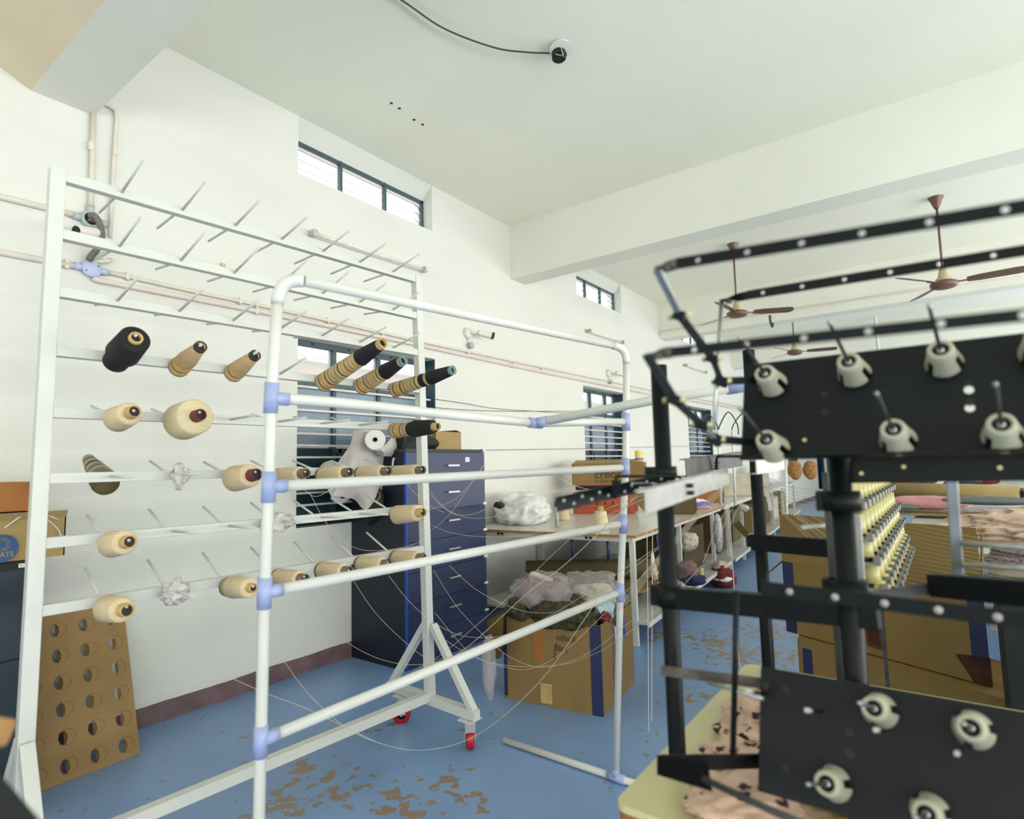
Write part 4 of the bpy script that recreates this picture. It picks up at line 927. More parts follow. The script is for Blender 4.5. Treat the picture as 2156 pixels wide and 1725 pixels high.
cp = P(.80, .1, .275); b = B(); b.lathe([(0, 0), (.05, 0), (.05, .13), (.045, .135), (0, .135)], cp, (0, 0, 1), 24, 'white'); b.lathe([(.0505, .02), (.0505, .04)], cp, (0, 0, 1), 24, 'redbox'); b.lathe([(.0505, .075), (.0505, .12)], cp, (0, 0, 1), 24, 'yellowlabel'); tag(obj('tin_can', b, None, at=cp), 'small tin with a yellow label standing on the brand-printed carton', 'can')
# low carton, its white flap, and the dark gap to the right
t, P = carton('open_carton', 'dark open carton with a pale torn flap right of the red carton', (6.5, 2.62), Uc, Wc, .34, .35, .22, .902, 'carddark', open_=True)
b = B(); a_, b_, c_ = pd(1325, 1043, 6.0), pd(1359, 1036, 6.0), pd(1358, 1080, 6.0); b.faces([a_, b_, c_], [(0, 1, 2)]); bmesh.ops.solidify(b.bm, geom=b.bm.faces[:], thickness=.004); lab(obj('flap', b, 'cardlight', t), 'pale triangular flap')
# printed snack packet and small carton on table two
pk = pd(1455, 1066, 7.3); t = thing('printed_packet', 'red and blue printed packet lying at the end of the nearest table', 'packet', pk)
vU = (pd(1516, 1066, 7.5) - pd(1424, 1066, 7.2)).normalized(); vV = V((0, 0, 1)); pk0 = V((pd(1424, 1072, 7.2).x, pd(1424, 1072, 7.2).y, .905))
R2 = Matrix((vU, V((-vU.y, vU.x, 0)), vV)).transposed()
b = B(); b.blob(pk0 + vU * .25 + V((0, 0, .075)), (.29, .1, .075), 9, .1, 1.5, 4, 'packwhite', flat=.903, rot=R2); obj('wrapper', b, None, t)
b = B(); b.box(pk0 + vU * .24 + V((0, 0, .028)) - R2.col[1] * .102, (.36, .006, .026), R2); obj('magenta_band', b, 'magenta', t)
b = B(); b.box(pk0 + vU * .38 + V((0, 0, .085)) - R2.col[1] * .104, (.16, .006, .055), R2, bev=.002); obj('blue_panel', b, 'purplepack', t)
b = B(); b.box(pk0 + vU * .05 + V((0, 0, .08)) - R2.col[1] * .098, (.09, .006, .07), R2, bev=.002); obj('red_panel', b, 'pinkcloth', t)
text_obj('lettering', 'Lux', .11, pk0 + vU * .13 + V((0, 0, .052)) - R2.col[1] * .115, vU, vV, 'purplepack', t, bold=.004)
t, P = carton('small_carton', 'small bright tan carton on the second table behind the guide bar', (8.35, 2.95), Uc, Wc, .42, .3, .16, .906, 'cardorange')
# white bag lumps and pale cartons far on the tables
b = B(); pp = pZ(1630, 1020, .92); b.blob(pp + V((0, .2, .22)), (.4, .34, .26), 21, .15, 1.5, 4, 'plastic', flat=.91); tag(obj('plastic_bag', b, None, at=pp), 'bulging white bag on the second table behind the black post', 'bag')
t, P = carton('pale_carton', 'pale pinkish carton standing on the second table by the black plate', (10.0, 3.0), Uc, Wc, .7, .4, .36, .91, 'beigecloth')
def garmentbag(px, y0, y1, wpx, d, label, m):
    c = pd(px, (y0 + y1) / 2, d); h = (y1 - y0) * d / FPX; wd = wpx * d / FPX
    b = B(); b.blob((c.x, c.y, c.z), (.12, wd / 2, h / 2), int(px), .12, 1.5, 4, m); return tag(obj('packed_garments', b, None, at=c), label, 'packed garments')
garmentbag(1674, 970, 1010, 28, 15, 'left of two orange-brown packed bundles far down the tables', 'orangecloth')
garmentbag(1706, 970, 1010, 28, 15, 'right of two orange-brown packed bundles far down the tables', 'orangecloth')
for k, (px, wpx, m, lb) in enumerate(((1726, 12, 'tealcurtain', 'dark blue curtain hanging far down the room'), (1733, 5, 'white', 'white strip hanging beside the far blue curtain'), (1744, 8, 'lightbluecloth', 'pale blue strip hanging right of the far blue curtain'))):
    a = pd(px, 955, 17); d_ = pd(px, 1015 if k else 1030, 17); wd = wpx * 17 / FPX
    b = B(); b.sheet(None, 10, 6, lambda u, v: V((a.x + .05 * math.sin(u * 18), a.y + (u - .5) * wd, CZ + (d_.z - CZ) * v)), m); bmesh.ops.solidify(b.bm, geom=b.bm.faces[:], thickness=.02); tag(obj('hanging_curtain', b, None, at=a), lb, 'curtain')
# kraft paper roll and sheets under the nearest table
roll('paper_roll', 'thick brown paper roll lying under the nearest table', P1(.35, 1.25, .48), P1(1.1, -.0, .47), .09, 'kraftdark', 'hole', 'paper roll', cr=.3)
b = B(); R1 = Matrix((TE, TN, V((0, 0, 1)))).transposed(); b.box(P1(.65, .75, .36), (.5, 1.3, .02), R1); tag(obj('board_sheet', b, 'kraft', at=P1(.6, .7, .35)), 'flat tan board under the brown paper roll', 'board')
b = B(); b.box(P1(.75, .8, .275), (.55, 1.0, .13), R1); tag(obj('stacked_board', b, 'darkcloth', at=P1(.75, .8, .2)), 'dark stack on the lower shelf under the board and roll', 'stack')
def shelfcarton(a, c_, lu_, lw_, h, label, m='carddark', t='carton', z=.2, P=None):
    P = P or P1; tt, PP = carton(t, label, P(a, c_, 0), TE, TN, lu_, lw_, h, z, m); return tt, PP
shelfcarton(1.55, .25, .5, .5, .45, 'dull carton on the lower shelf behind the near black post')
tt, PP = shelfcarton(2.15, .2, .95, .6, .5, 'long dark carton on the lower shelf with a bent pale flap', 'carddark')
fp0 = pd(1546, 1110, 8.2); b = B(); b.faces([pd(1543, 1105, 8.3), pd(1555, 1096, 8.2), pd(1577, 1123, 8.2), pd(1568, 1132, 8.3)], [(0, 1, 2, 3)]); bmesh.ops.solidify(b.bm, geom=b.bm.faces[:], thickness=.004); lab(obj('flap', b, 'cardlight', tt), 'bent pale flap')
shelfcarton(.4, .2, .7, .6, .5, 'dull brown carton under the second worktable', P=P2_); shelfcarton(1.6, .25, .8, .7, .5, 'second dull carton under the second worktable', P=P2_, m='kraftdark')
for k in range(4): shelfcarton(.3 + 1.3 * k, .2, .9, .6, .45 + .05 * (k % 2), ['carton nearest the front under the farthest worktable', 'second carton under the farthest worktable', 'third carton under the farthest worktable', 'last carton under the farthest worktable'][k], P=P3_, m=['cardlight', 'carddark', 'beigecloth', 'kraftdark'][k])
def soft(name, px, y, d, size, m, label, cat, seed, amp=.3, fl=None, fine=.5, sub=4):
    c = pd(px, y, d); b = B(); b.blob(c, size, seed, amp, 1.7, sub, m, flat=fl, fine=fine); return tag(obj(name, b, None, at=c), label, cat)
soft('canvas_sack', 1447, 1140, 6.3, (.13, .11, .1), 'beigecloth', 'beige cloth sack on the lower shelf', 'sack', 31)
p = pd(1474, 1150, 6.6); b = B(); b.lathe([(0, 0), (.022, 0), (.022, .1), (0, .1)], V((p.x, p.y, .2)), (0, 0, 1), 16, 'white'); b.lathe([(.0225, .05), (.0225, .085)], V((p.x, p.y, .2)), (0, 0, 1), 16, 'yellowlabel'); tag(obj('tin_can', b, None, at=(p.x, p.y, .2)), 'small white tin with a yellow label on the lower shelf', 'can')
soft('cloth_tube', 1512, 1123, 6.95, (.06, .05, .23), 'mottled', 'mottled grey cloth tube hanging from a table leg', 'cloth', 33, .06)
soft('cloth_pile', 1446, 1205, 5.3, (.1, .1, .1), 'mauvefabric', 'mauve and white cloth pile at the foot of the shelf', 'cloth', 34)
soft('cloth_pile', 1460, 1222, 5.2, (.12, .1, .04), 'bluecloth', 'dark blue cloth lying beside the printed sack', 'cloth', 35)
soft('knotted_rag', 1567, 1070, 8.3, (.06, .06, .05), 'beigecloth', 'beige rag knotted round a table leg', 'rag', 36)
c0 = pZ(1520, 1232, .02); t = thing('printed_sack', 'open maroon and white printed sack on the floor by the shelf', 'sack', c0)
b = B(); b.blob(c0 + V((0, 0, .1)), (.16, .15, .13), 14, .25, 1.6, 4, 'redfabric', flat=.004); obj('sack', b, None, t)
b = B(); b.blob(c0 + V((-.03, -.02, .09)), (.15, .12, .05), 15, .12, 1.6, 3, 'whitecloth', flat=.004); obj('white_panel', b, None, t)
b = B(); b.blob(c0 + V((.02, .02, .2)), (.12, .1, .07), 16, .4, 1.9, 3, 'beigecloth'); obj('paper_top', b, None, t)
b = B(); a_ = pd(1617, 1060, 8.0); d_ = pd(1623, 1075, 8.0); b.sheet(None, 2, 8, lambda u, v: pd(1610 + 9 * u + 8 * v, 1036 + 40 * v, 8.0) + V((.03 * math.sin(v * 3), 0, 0)), 'white'); bmesh.ops.solidify(b.bm, geom=b.bm.faces[:], thickness=.003); tag(obj('paper_strip', b, None, at=a_), 'white paper strip hanging from the second table edge', 'paper')
# plastic rag hanging on threads before the table leg
b = B(); b.blob(pd(1379, 1208, 4.2), (.02, .02, .055), 41, .6, 2.2, 3, 'peachcloth'); b.blob(pd(1374, 1178, 4.2), (.012, .012, .05), 42, .4, 2, 3, 'plastic'); tag(obj('thread_tangle', b, None, at=pd(1379, 1200, 4.2)), 'peach scrap and plastic snagged on threads beside the near black post', 'scrap')
# ================================================================== FABRIC CARTON ON THE FLOOR
F0 = pZ(1063, 1470, 0); F1 = pZ(1270, 1510, 0); F2 = pZ(1343, 1415, 0); Uf = (F1 - F0).normalized(); Wf = V((-Uf.y, Uf.x, 0))
if Wf.dot(F2 - F1) < 0: Wf = -Wf
lu_ = (F1 - F0).length; lw_ = .62
t, P = carton('fabric_carton', 'open carton of scrap fabric with handwriting and navy tape, on the floor', F0, Uf, Wf, lu_, lw_, .525, 0, 'cardboard', open_=True)
Rf = Matrix((Uf, Wf, V((0, 0, 1)))).transposed()
b = B(); b.box(P(lu_ - .033, -.0015, .262), (.066, .003, .525), Rf); b.box(P(lu_ + .0015, .002, .262), (.003, .012, .525), Rf); obj('navy_tape', b, 'tapeblue', t)
b = B(); b.box(P(.012, -.0015, .27), (.024, .003, .5), Rf); obj('navy_tape', b, 'tapeblue', t)
b = B(); b.box(P(.25, -.0015, .38), (.075, .003, .22), Rf); lab(obj('brown_tape', b, 'cardorange', t), 'faded brown tape')
b = B(); b.box(P(.30, -.0015, .075), (.08, .003, .12), Rf); obj('brown_tape', b, 'papercone', t)
text_obj('handwriting', 'oshadi', .062, P(.375, -.004, .408), Uf, V((0, 0, 1)) - Uf * .0, 'inkbrown', t, shear=.15, sx=.85)
text_obj('handwriting', 'fabric', .062, P(.365, -.004, .345), Uf, (0, 0, 1), 'inkbrown', t, shear=.2, sx=.7)
b = B(); b.tube(sm([P(.385, -.005, .39), P(.37, -.005, .36), P(.37, -.005, .32), P(.365, -.005, .29), P(.36, -.005, .31)], 5), .002, 5); obj('handwriting', b, 'inkpen', t)
b = B(); b.box(P(lu_ + .002, .28, .40), (.003, .06, .15), Rf); obj('paper_label', b, 'white', t)
def inbox(a, c_, k, size, m, label, seed, name='fabric_scrap', cat='fabric', amp=.3, fine=.5, rot=None):
    c = P(a, c_, k); b = B(); b.blob(c, size, seed, amp, 1.8, 4, m, rot=Rf, fine=fine); return tag(obj(name, b, None, at=c), label, cat)
inbox(lu_ * .5, .30, .53, (.30, .28, .13), 'camo', 'dark floral scrap fabric filling the floor carton', 51)
inbox(lu_ * .60, .035, .545, (.23, .075, .085), 'camo', 'dark floral fabric spilling over the carton\'s front edge', 52)
inbox(.10, .06, .555, (.1, .09, .075), 'camo', 'dark floral fabric at the left corner of the floor carton', 53)
inbox(.25, .05, .545, (.07, .05, .035), 'redfabric', 'dark red scrap peeping out under the clear bags', 54)
inbox(.22, .2, .64, (.19, .14, .085), 'mauvefabric', 'mauve cloth inside the left clear bag', 55)
inbox(.21, .19, .62, (.25, .17, .15), 'plasticclear', 'clear plastic bag heaped at the left of the floor carton', 56, 'plastic_bag', 'bag', .32, .7)
inbox(.50, .33, .64, (.20, .15, .15), 'plasticclear', 'clear plastic bag heaped at the right of the floor carton', 57, 'plastic_bag', 'bag', .28, .7)
inbox(.50, .35, .62, (.15, .12, .08), 'beigecloth', 'beige cloth inside the right clear bag', 58)
inbox(.38, .09, .575, (.1, .08, .06), 'plasticclear', 'clear plastic tail drooping over the carton front', 59, 'plastic_bag', 'bag', .4, .7)
inbox(lu_ - .06, .24, .55, (.06, .09, .08), 'lightbluecloth', 'pale blue cloth at the right rim of the floor carton', 60)
inbox(lu_ - .1, .06, .535, (.05, .04, .04), 'bluecloth', 'small blue scrap beside the floor carton\'s right corner', 61)
inbox(lu_ - .03, .16, .535, (.04, .05, .035), 'redfabric', 'red scrap at the right rim of the floor carton', 62)
b = B(); b.tube(sm([P(.12, .2, .70), P(.13, .18, .76), P(.18, .18, .755), P(.26, .22, .72)]), .02, 8); tag(obj('cloth_knot', b, 'beigecloth', at=P(.12, .2, .7)), 'beige knotted cloth strap above the left clear bag', 'cloth')
rb3 = sm([P(lu_ - .02, .05, .56), P(lu_ + .03, .1, .53), P(lu_ + .04, .1, .4), P(lu_ + .035, .09, .22), P(lu_ + .045, .08, .12)], 6)
b = B(); b.sheet(None, 1, len(rb3) - 1, lambda u, v: rb3[min(int(round(v * (len(rb3) - 1))), len(rb3) - 1)] + Uf * (.022 * u) + Wf * (-.01 * u), 'pinkribbon'); bmesh.ops.solidify(b.bm, geom=b.bm.faces[:], thickness=.002); tag(obj('ribbon', b, None, at=rb3[0]), 'pale pink ribbon dangling down the right of the floor carton', 'ribbon')
b = B(); cB = P(lu_ + .12, .35, .22); b.blob(cB + V((.06, .2, .2)), (.08, .07, .17), 63, .06, 1.4, 4, 'bluebag', rot=Rf); tag(obj('blue_bag', b, None, at=cB), 'bright blue bag end behind the right side of the floor carton', 'bag')
# flattened carton and its plastic behind the left edge
t = thing('flattened_carton', 'folded carton leaning between the cabinet and the fabric carton', 'cardboard sheet', P(-.14, .1, 0))
b = B(); a_, b_, c_, d_ = pd(1063, 1283, 3.75), pd(1034, 1300, 3.95), pd(1030, 1400, 3.95), pd(1063, 1372, 3.75); b.faces([a_, b_, c_, d_], [(0, 1, 2, 3)]); bmesh.ops.solidify(b.bm, geom=b.bm.faces[:], thickness=.006); obj('panel', b, 'kraftdark', t)
b = B(); b.faces([pd(1061, 1290, 3.6), pd(1027, 1306, 3.78), pd(1020, 1395, 3.8), pd(1056, 1385, 3.62)], [(0, 1, 2, 3)]); bmesh.ops.solidify(b.bm, geom=b.bm.faces[:], thickness=.006); obj('panel', b, 'cardboard', t)
b = B(); b.blob(pd(1030, 1405, 3.6), (.05, .04, .19), 64, .2, 1.6, 4, 'plasticclear'); tag(obj('plastic_sleeve', b, None, at=pd(1030, 1405, 3.6)), 'clear plastic sleeve hanging at the left of the fabric carton', 'plastic')
# ================================================================== YELLOW-TOPPED TABLE UNDER THE BLACK CREEL STAND
yt = thing('laminate_table', 'pale yellow laminate table with rounded corners under the black stand', 'table', (1.235, -1.0, 0))
def rrect(x0, x1, y0, y1, r, n=6):
    out = []
    for cx, cy, a0 in ((x1 - r, y1 - r, 0), (x0 + r, y1 - r, 90), (x0 + r, y0 + r, 180), (x1 - r, y0 + r, 270)):
        for i in range(n + 1): a = math.radians(a0 + 90 * i / n); out.append((cx + r * math.cos(a), cy + r * math.sin(a)))
    return out
oc = rrect(1.235, 2.32, -1.0, .652, .03)
def slab(b, oc, z0, z1, m):
    n = len(oc); vs = [V((x, y, z0)) for x, y in oc] + [V((x, y, z1)) for x, y in oc]
    b.faces(vs, [tuple(range(n))[::-1], tuple(range(n, 2 * n))] + [(i, (i + 1) % n, n + (i + 1) % n, n + i) for i in range(n)], m)
b = B(); slab(b, oc, .735, .75, 'laminate'); obj('tabletop', b, None, yt)
b = B(); slab(b, rrect(1.237, 2.318, -.998, .650, .03), .71, .7345, 'laminateedge'); obj('edging', b, None, yt)
for x in (1.3, 2.25):
    for y in (-.93, .58): b = B(); b.bb(x - .02, x + .02, y - .02, y + .02, 0, .71); obj('leg', b, 'tableleg', yt)
def cloth(name, label, cat, cx, cy, z, size, m, seed, amp=.3, fr=1.8):
    b = B(); b.blob((cx, cy, z), size, seed, amp, fr, 5, m, flat=.752, fine=.6); return tag(obj(name, b, None, at=(cx, cy, .752)), label, cat)
p = pZ(1570, 1530, .79); cloth('printed_cloth', 'pink blossom-printed cloth heaped at the back of the yellow table', 'cloth', 1.80, .40, .77, (.19, .17, .07), 'floral', 71)
cloth('printed_cloth', 'peach blossom-printed cloth spread at the front of the yellow table', 'cloth', 1.36, .36, .765, (.12, .15, .045), 'floral', 72)
cloth('printed_cloth', 'yellowish blossom-printed cloth in the middle of the yellow table', 'cloth', 1.50, .27, .775, (.13, .12, .05), 'floralyellow', 73)
cloth('printed_cloth', 'bright pink printed scrap near the table end under the bracket', 'cloth', 1.56, .44, .765, (.08, .10, .035), 'floral', 74)
cloth('yellow_cloth', 'mustard cloth with dark print under the lower black plate', 'cloth', 1.28, .13, .775, (.10, .12, .045), 'floralyellow', 75)
cloth('dark_cloth', 'dark cloth in shadow beside the mustard cloth', 'cloth', 1.34, -.05, .78, (.14, .14, .06), 'darkcloth', 76)
# ================================================================== BLACK CREEL STAND
PN = V((-.94, 0, .341)).normalized(); PU = V((0, -1, 0)); PW = V((.341, 0, .94)).normalized()
stand = thing('creel_stand', 'black steel creel stand with round posts standing on the yellow table', 'creel stand', (1.5, .6, .752))
def post(x, y, z0, z1, r=.021):
    b = B(); b.lathe([(r, 0), (r, z1 - z0), (r - .003, z1 - z0), (r - .003, z1 - z0 - .05), (0, z1 - z0 - .05)], V((x, y, z0)), (0, 0, 1), 24, 'black'); return obj('post', b, None, stand)
def zrow(x, y, row):
    lo, hi = 0, 4
    for _ in range(40):
        md = (lo + hi) / 2; q = V((x, y, md)) - CAM
        if 862.5 - FPX * q.dot(AX_U) / q.dot(AX_F) > row: lo = md
        else: hi = md
    return md
q1 = pd(1400, 1050, 1.50); q2 = pd(1602, 1150, 2.1); q3 = pd(1775, 1100, 1.2); q4 = pd(1790, 1150, 1.75)
S1, S2, S3, S4 = [(q.x, q.y) for q in (q1, q2, q3, q4)]
post(*S1, .752, zrow(*S1, 770)); post(*S2, .752, 1.9); post(*S3, .752, 1.64); post(*S4, .752, 1.45)
b = B(); b.disc(V((S3[0], S3[1], 1.60)), (0, 0, 1), .024, .05, 24, 'black'); obj('post_cap', b, None, stand)
def collar(S, row, h=.03, r=.033, m='black'):
    z = zrow(S[0], S[1], row); b = B(); b.lathe([(.021, -h / 2), (r, -h / 2), (r, h / 2), (.021, h / 2)], V((S[0], S[1], z)), (0, 0, 1), 24, m)
    b.box(V((S[0], S[1], z)) + V((.0, .03, 0)), (.03, .03, h), None, m); return obj('collar', b, None, stand)
collar(S1, 995); collar(S3, 1055, .04, .036); collar(S3, 1245, .045, .036); collar(S1, 1255, .05, .03); collar(S2, 1140, .04)
def sbar(p0, p1, w_, h, m='black', name='cross_bar', up=(0, 0, 1)): b = B(); b.bar(p0, p1, w_, h, up, m=m, bev=.001); return obj(name, b, None, stand)
z1_ = zrow(*S1, 1258); z3_ = zrow(*S3, 1290)
sbar(V((S1[0], S1[1] + .02, z1_)), V((S3[0], S3[1] - .05, z3_ + .0)), .03, .05)
sbar(V((S2[0] - .02, S2[1] + .02, zrow(*S2, 1141))), V((S4[0], S4[1], zrow(*S4, 1158))), .03, .055)
sbar(pX(1785, 991, 1.40), pX(2300, 978, 1.40), .02, .052)                                    # bar under the upper plate
for (x, y) in ((1814, 997), (1903, 983), (2105, 985)):
    b = B(); b.disc(pX(x, y, 1.388), (-1, 0, 0), .004, .004, 12, 'brass'); obj('bolt', b, None, stand)
plU = {}
def plate(B0, label, lu=.95, lw=.2266, holes=(), screws=()):
    b = B(); b.box(B0 + PU * lu / 2 + PW * lw / 2 - PN * .002, (lu, lw, .004), Matrix((PU, PW, PU.cross(PW))).transposed()); b.mats = []
    o = B(); o.bm = b.bm; o.mats = ['blackplate']; pl = obj('plate', o, None, stand); lab(pl, label); return pl
B1 = pd(1560, 968, 1.25); B2 = pd(1602, 1403, 1.225) - PW * .2266
pl1 = plate(B1, 'upper black plate leaning back'); pl2 = plate(B2, 'lower black plate leaning back')
b = B(); b.bar(B1 + PN * .008, B1 + PU * .95 + PN * .008, .02, .003, PW, m='blackplate'); obj('lip', b, None, pl1)
def on_plate(x, y, B0): return pN(x, y, B0, PN)
def holder(P, pl, L=.20, ax=None, ang=0.4):
    ax = (ax or PN).normalized(); ref = V((0, 1, 0)); h = B()
    # slotted cone cup: three arms with gaps, wide end toward the plate
    n = 48; prof = [(.013, .060), (.0175, .062), (.0205, .058), (.0235, .038), (.0295, .009), (.0305, .004), (.027, .004), (.0215, .036), (.0175, .052), (.013, .056)]
    a_ = (ref - ax * ax.dot(ref)).normalized(); c_ = ax.cross(a_); k = h.mi('holder'); rings = []
    for r_, t_ in prof: rings.append([h.bm.verts.new(P + ax * t_ + (a_ * math.cos(2 * PI * j / n + ang) + c_ * math.sin(2 * PI * j / n + ang)) * r_) for j in range(n)])
    m_ = len(prof)
    def gap(i, j): return (j % 16) < 4 and prof[i][1] < .045 and prof[(i + 1) % m_][1] < .045
    for i in range(m_):
        for j in range(n):
            if gap(i, j): continue
            f = h.bm.faces.new((rings[i][j], rings[i][(j + 1) % n], rings[(i + 1) % m_][(j + 1) % n], rings[(i + 1) % m_][j])); f.material_index = k; f.smooth = True
    ob = obj('cone_holder', h, None, stand, at=P)
    h = B(); h.lathe([(.010, 0), (.010, .057), (.0135, .057)], P, ax, 20, 'blackmatt'); h.lathe([(0, .060), (.006, .060), (.006, .0), (.0, 0)], P, ax, 16, 'steel'); obj('hub', h, None, ob)
    h = B(); h.tube([P + ax * .02, P + ax * L], .0032, 10, 'darksteel'); h.lathe([(0, L), (.0036, L), (.0034, L + .008), (0, L + .009)], P, ax, 10, 'steel'); obj('spindle', h, None, ob)
SPN = (PN + V((0, .07, .03))).normalized()
for (x, y) in ((1628, 812), (1800, 790), (1988, 768), (2190, 745), (1632, 948), (1892, 930), (2112, 922)):
    holder(on_plate(x, y, B1), pl1, .2, SPN)
for (x, y) in ((1853, 1497), (2050, 1537), (1757, 1650), (1960, 1712)): holder(on_plate(x, y, B2), pl2, .17, SPN, ang=1.0)
for (x, y, B0, m, pl) in ((1737, 832, B1, 'blackrubber', pl1), (1737, 869, B1, 'blackrubber', pl1), (2040, 822, B1, 'white', pl1), (2042, 860, B1, 'white', pl1), (1694, 927, B1, 'brass', pl1), (2038, 812, B1, 'blackrubber', pl1), (2042, 848, B1, 'blackrubber', pl1),
                          (1655, 1452, B2, 'blackrubber', pl2), (1612, 1444, B2, 'blackrubber', pl2), (1788, 1543, B2, 'blackrubber', pl2), (1789, 1588, B2, 'blackrubber', pl2), (1655, 1618, B2, 'blackrubber', pl2)):
    b = B(); b.disc(on_plate(x, y, B0) + PN * .0005, PN, .0075 if m != 'brass' else .004, .001, 14, m); obj('plate_hole' if m != 'brass' else 'screw', b, None, pl)
for (x, y) in ((1728, 1500), (1862, 1538), (2018, 1583), (1612, 1462)):
    P_ = on_plate(x, y, B2); b = B(); b.tube([P_ + PN * .10, P_ + PN * .135], .0042, 10, 'aluminium'); obj('pin_tip', b, None, pl2)
    b = B(); b.tube([P_, P_ + PN * .1], .003, 8, 'blackplate'); obj('pin', b, None, pl2)
# yarn guide bars: flat strips with round eyes, carried on cranked arms
def guide(px0, px1, Xv, w_, sp, hr, label, arm=None, n=16, first=.035, eyes=False):
    a = pX(px0[0], px0[1], Xv); c = pX(px1[0], px1[1], Xv); d = (c - a); d.normalize(); L = .075 * n if False else (c - a).length + .25
    Wn = V((1, 0, 0)).cross(d).normalized(); Wn = V((0, 0, 1)) - d * d.z; Wn.normalize(); nr = d.cross(Wn).normalized()
    hs = [(first + sp * i, w_ / 2) for i in range(int((L - first) / sp))]
    b = B(); b.perf(a - Wn * w_ / 2, d, Wn, nr, L, w_, .003, hs, hr, 'black', 16); o = obj('guide_bar', b, None, stand); lab(o, label)
    if eyes:
        for u, _ in hs: e = B(); c_ = a + d * u; e.lathe([(0, -.0045), (hr * .5, -.0045), (hr * 1.15, -.003), (hr * 1.15, .004), (0, .004)], c_, -nr if nr.x > 0 else nr, 16, 'eyelet'); e_ = obj('eyelet', e, None, o)
    return a, d, Wn
def twist(a, d, Wn, w_, corner, m='rust'):
    """short quarter-twisted end running to the arm corner"""
    n = 10; b = B(); L = (a - corner).length; k = b.mi(m); e = (a - corner).normalized(); sd0 = Wn; sd1 = e.cross(Wn).normalized(); pr = None
    rows = []
    for i in range(n + 1):
        t = i / n; c = corner.lerp(a, t); u = min(1, max(0, (t - .35) / .6)); s_ = (sd1 * math.cos(u * PI / 2) + sd0 * math.sin(u * PI / 2)); nn = e.cross(s_)
        rows.append([c + s_ * w_ * .5 * q1_ + nn * .0015 * q2_ for q1_, q2_ in ((-1, -1), (1, -1), (1, 1), (-1, 1))])
    vs = [v for r_ in rows for v in r_]; fs = [(4 * i + j, 4 * i + (j + 1) % 4, 4 * i + 4 + (j + 1) % 4, 4 * i + 4 + j) for i in range(n) for j in range(4)] + [(0, 1, 2, 3), (4 * n, 4 * n + 1, 4 * n + 2, 4 * n + 3)]
    b.faces(vs, fs, m); obj('twisted_end', b, None, stand)
    b = B(); b.disc(corner + e * .018 + sd1.cross(e) * .0, e.cross(sd1), .007, .008, 12, 'rust'); obj('bolt', b, None, stand)
XA = pd(1425, 556, .95).x; XB = pd(1545, 626, 1.26).x; XC = pd(1415, 742, .90).x
a, d, Wn = guide((1425, 556), (2156, 436), XA, .018, .0745, .0042, 'topmost eyed guide bar'); cA = pd(1382, 566, .97); twist(a, d, Wn, .018, cA)
a2, d2, Wn2 = guide((1575, 622), (2156, 528), XB, .019, .0745, .0042, 'middle eyed guide bar', first=.03); cB = pd(1519, 634, 1.29); twist(a2, d2, Wn2, .018, cB, 'black')
a3, d3, Wn3 = guide((1415, 742), (2156, 664), XC, .015, .0745, .0042, 'lowest eyed guide bar of the upper loop'); cC = pd(1362, 748, .92); twist(a3, d3, Wn3, .018, cC)
a4, d4, Wn4 = guide((1603, 1238), (2156, 1306), pd(1603, 1238, 1.12).x, .026, .0745, .0055, 'eyed guide bar crossing below the bobbins', first=.05, eyes=True)
def arm(pts, w_, m='darksteel', th=.004, up=(0, 1, 0), name='arm'):
    for i in range(len(pts) - 1): b = B(); b.bar(pts[i], pts[i + 1], th, w_, up, m=m, bev=.0008); obj(name, b, None, stand)
def clampn(p, r=.012): b = B(); b.box(p, (r * 1.6, r * 1.8, r * 1.5), Matrix.Rotation(.5, 3, 'X'), 'black', .002); b.tube([p - V((.0, .02, 0)), p + V((.0, .02, 0))], r * .4, 8, 'brass'); obj('clamp_screw', b, None, stand)
j1 = pd(1432, 665, 1.03); j1b = pd(1500, 755, 1.14); j1c = pd(1519, 803, 1.22)
arm([cA, j1], .013, 'steel'); arm([j1, j1b], .016, 'darksteel'); arm([j1b, j1c], .012, 'darksteel'); arm([j1c, pd(1600, 800, 1.27)], .016, 'black', up=(0, 0, 1))
clampn(j1); clampn(j1b); clampn(j1c, .014)
k1 = pd(1420, 842, 1.0); k2 = pd(1478, 895, 1.1); k3 = pd(1505, 925, 1.17)
arm([cC, k1], .016, 'darksteel'); arm([k1, k2], .018, 'darksteel'); arm([k2, k3], .012, 'aluminium'); arm([k3, pd(1595, 932, 1.24)], .016, 'black', up=(0, 0, 1))
clampn(k1); clampn(k2); clampn(k3, .015)
b = B(); b.tube([cB, pd(1511, 770, 1.25), pd(1503, 905, 1.19)], .0045, 10, 'steel'); obj('rod', b, None, stand)
# lower brackets
Pl = pd(1392, 1412, 1.32); Pr = pd(1612, 1440, 1.22); b = B(); b.bar(Pl, Pr, .004, .022, m='rust', bev=.001); obj('flat_bracket', b, None, stand)
b = B(); b.bar(pd(1388, 1607, 1.15), pd(1600, 1603, 1.28), .004, .03, m='black', bev=.001); obj('flat_bracket', b, None, stand)
b = B(); b.bar(pd(1600, 1600, 1.28), pd(1665, 1620, 1.2), .004, .03, m='black', bev=.001); obj('flat_bracket', b, None, stand)
b = B(); b.faces([pd(1383, 1590, 1.15), pd(1383, 1632, 1.13), pd(1500, 1668, 1.05), pd(1490, 1605, 1.08)], [(0, 1, 2, 3)], 'black'); bmesh.ops.solidify(b.bm, geom=b.bm.faces[:], thickness=.004); obj('gusset', b, None, stand)
b = B(); b.tube([pd(1480, 1640, 1.06), pd(1620, 1705, .98), pd(1760, 1765, .92)], .006, 10, 'darksteel'); obj('rod', b, None, stand)
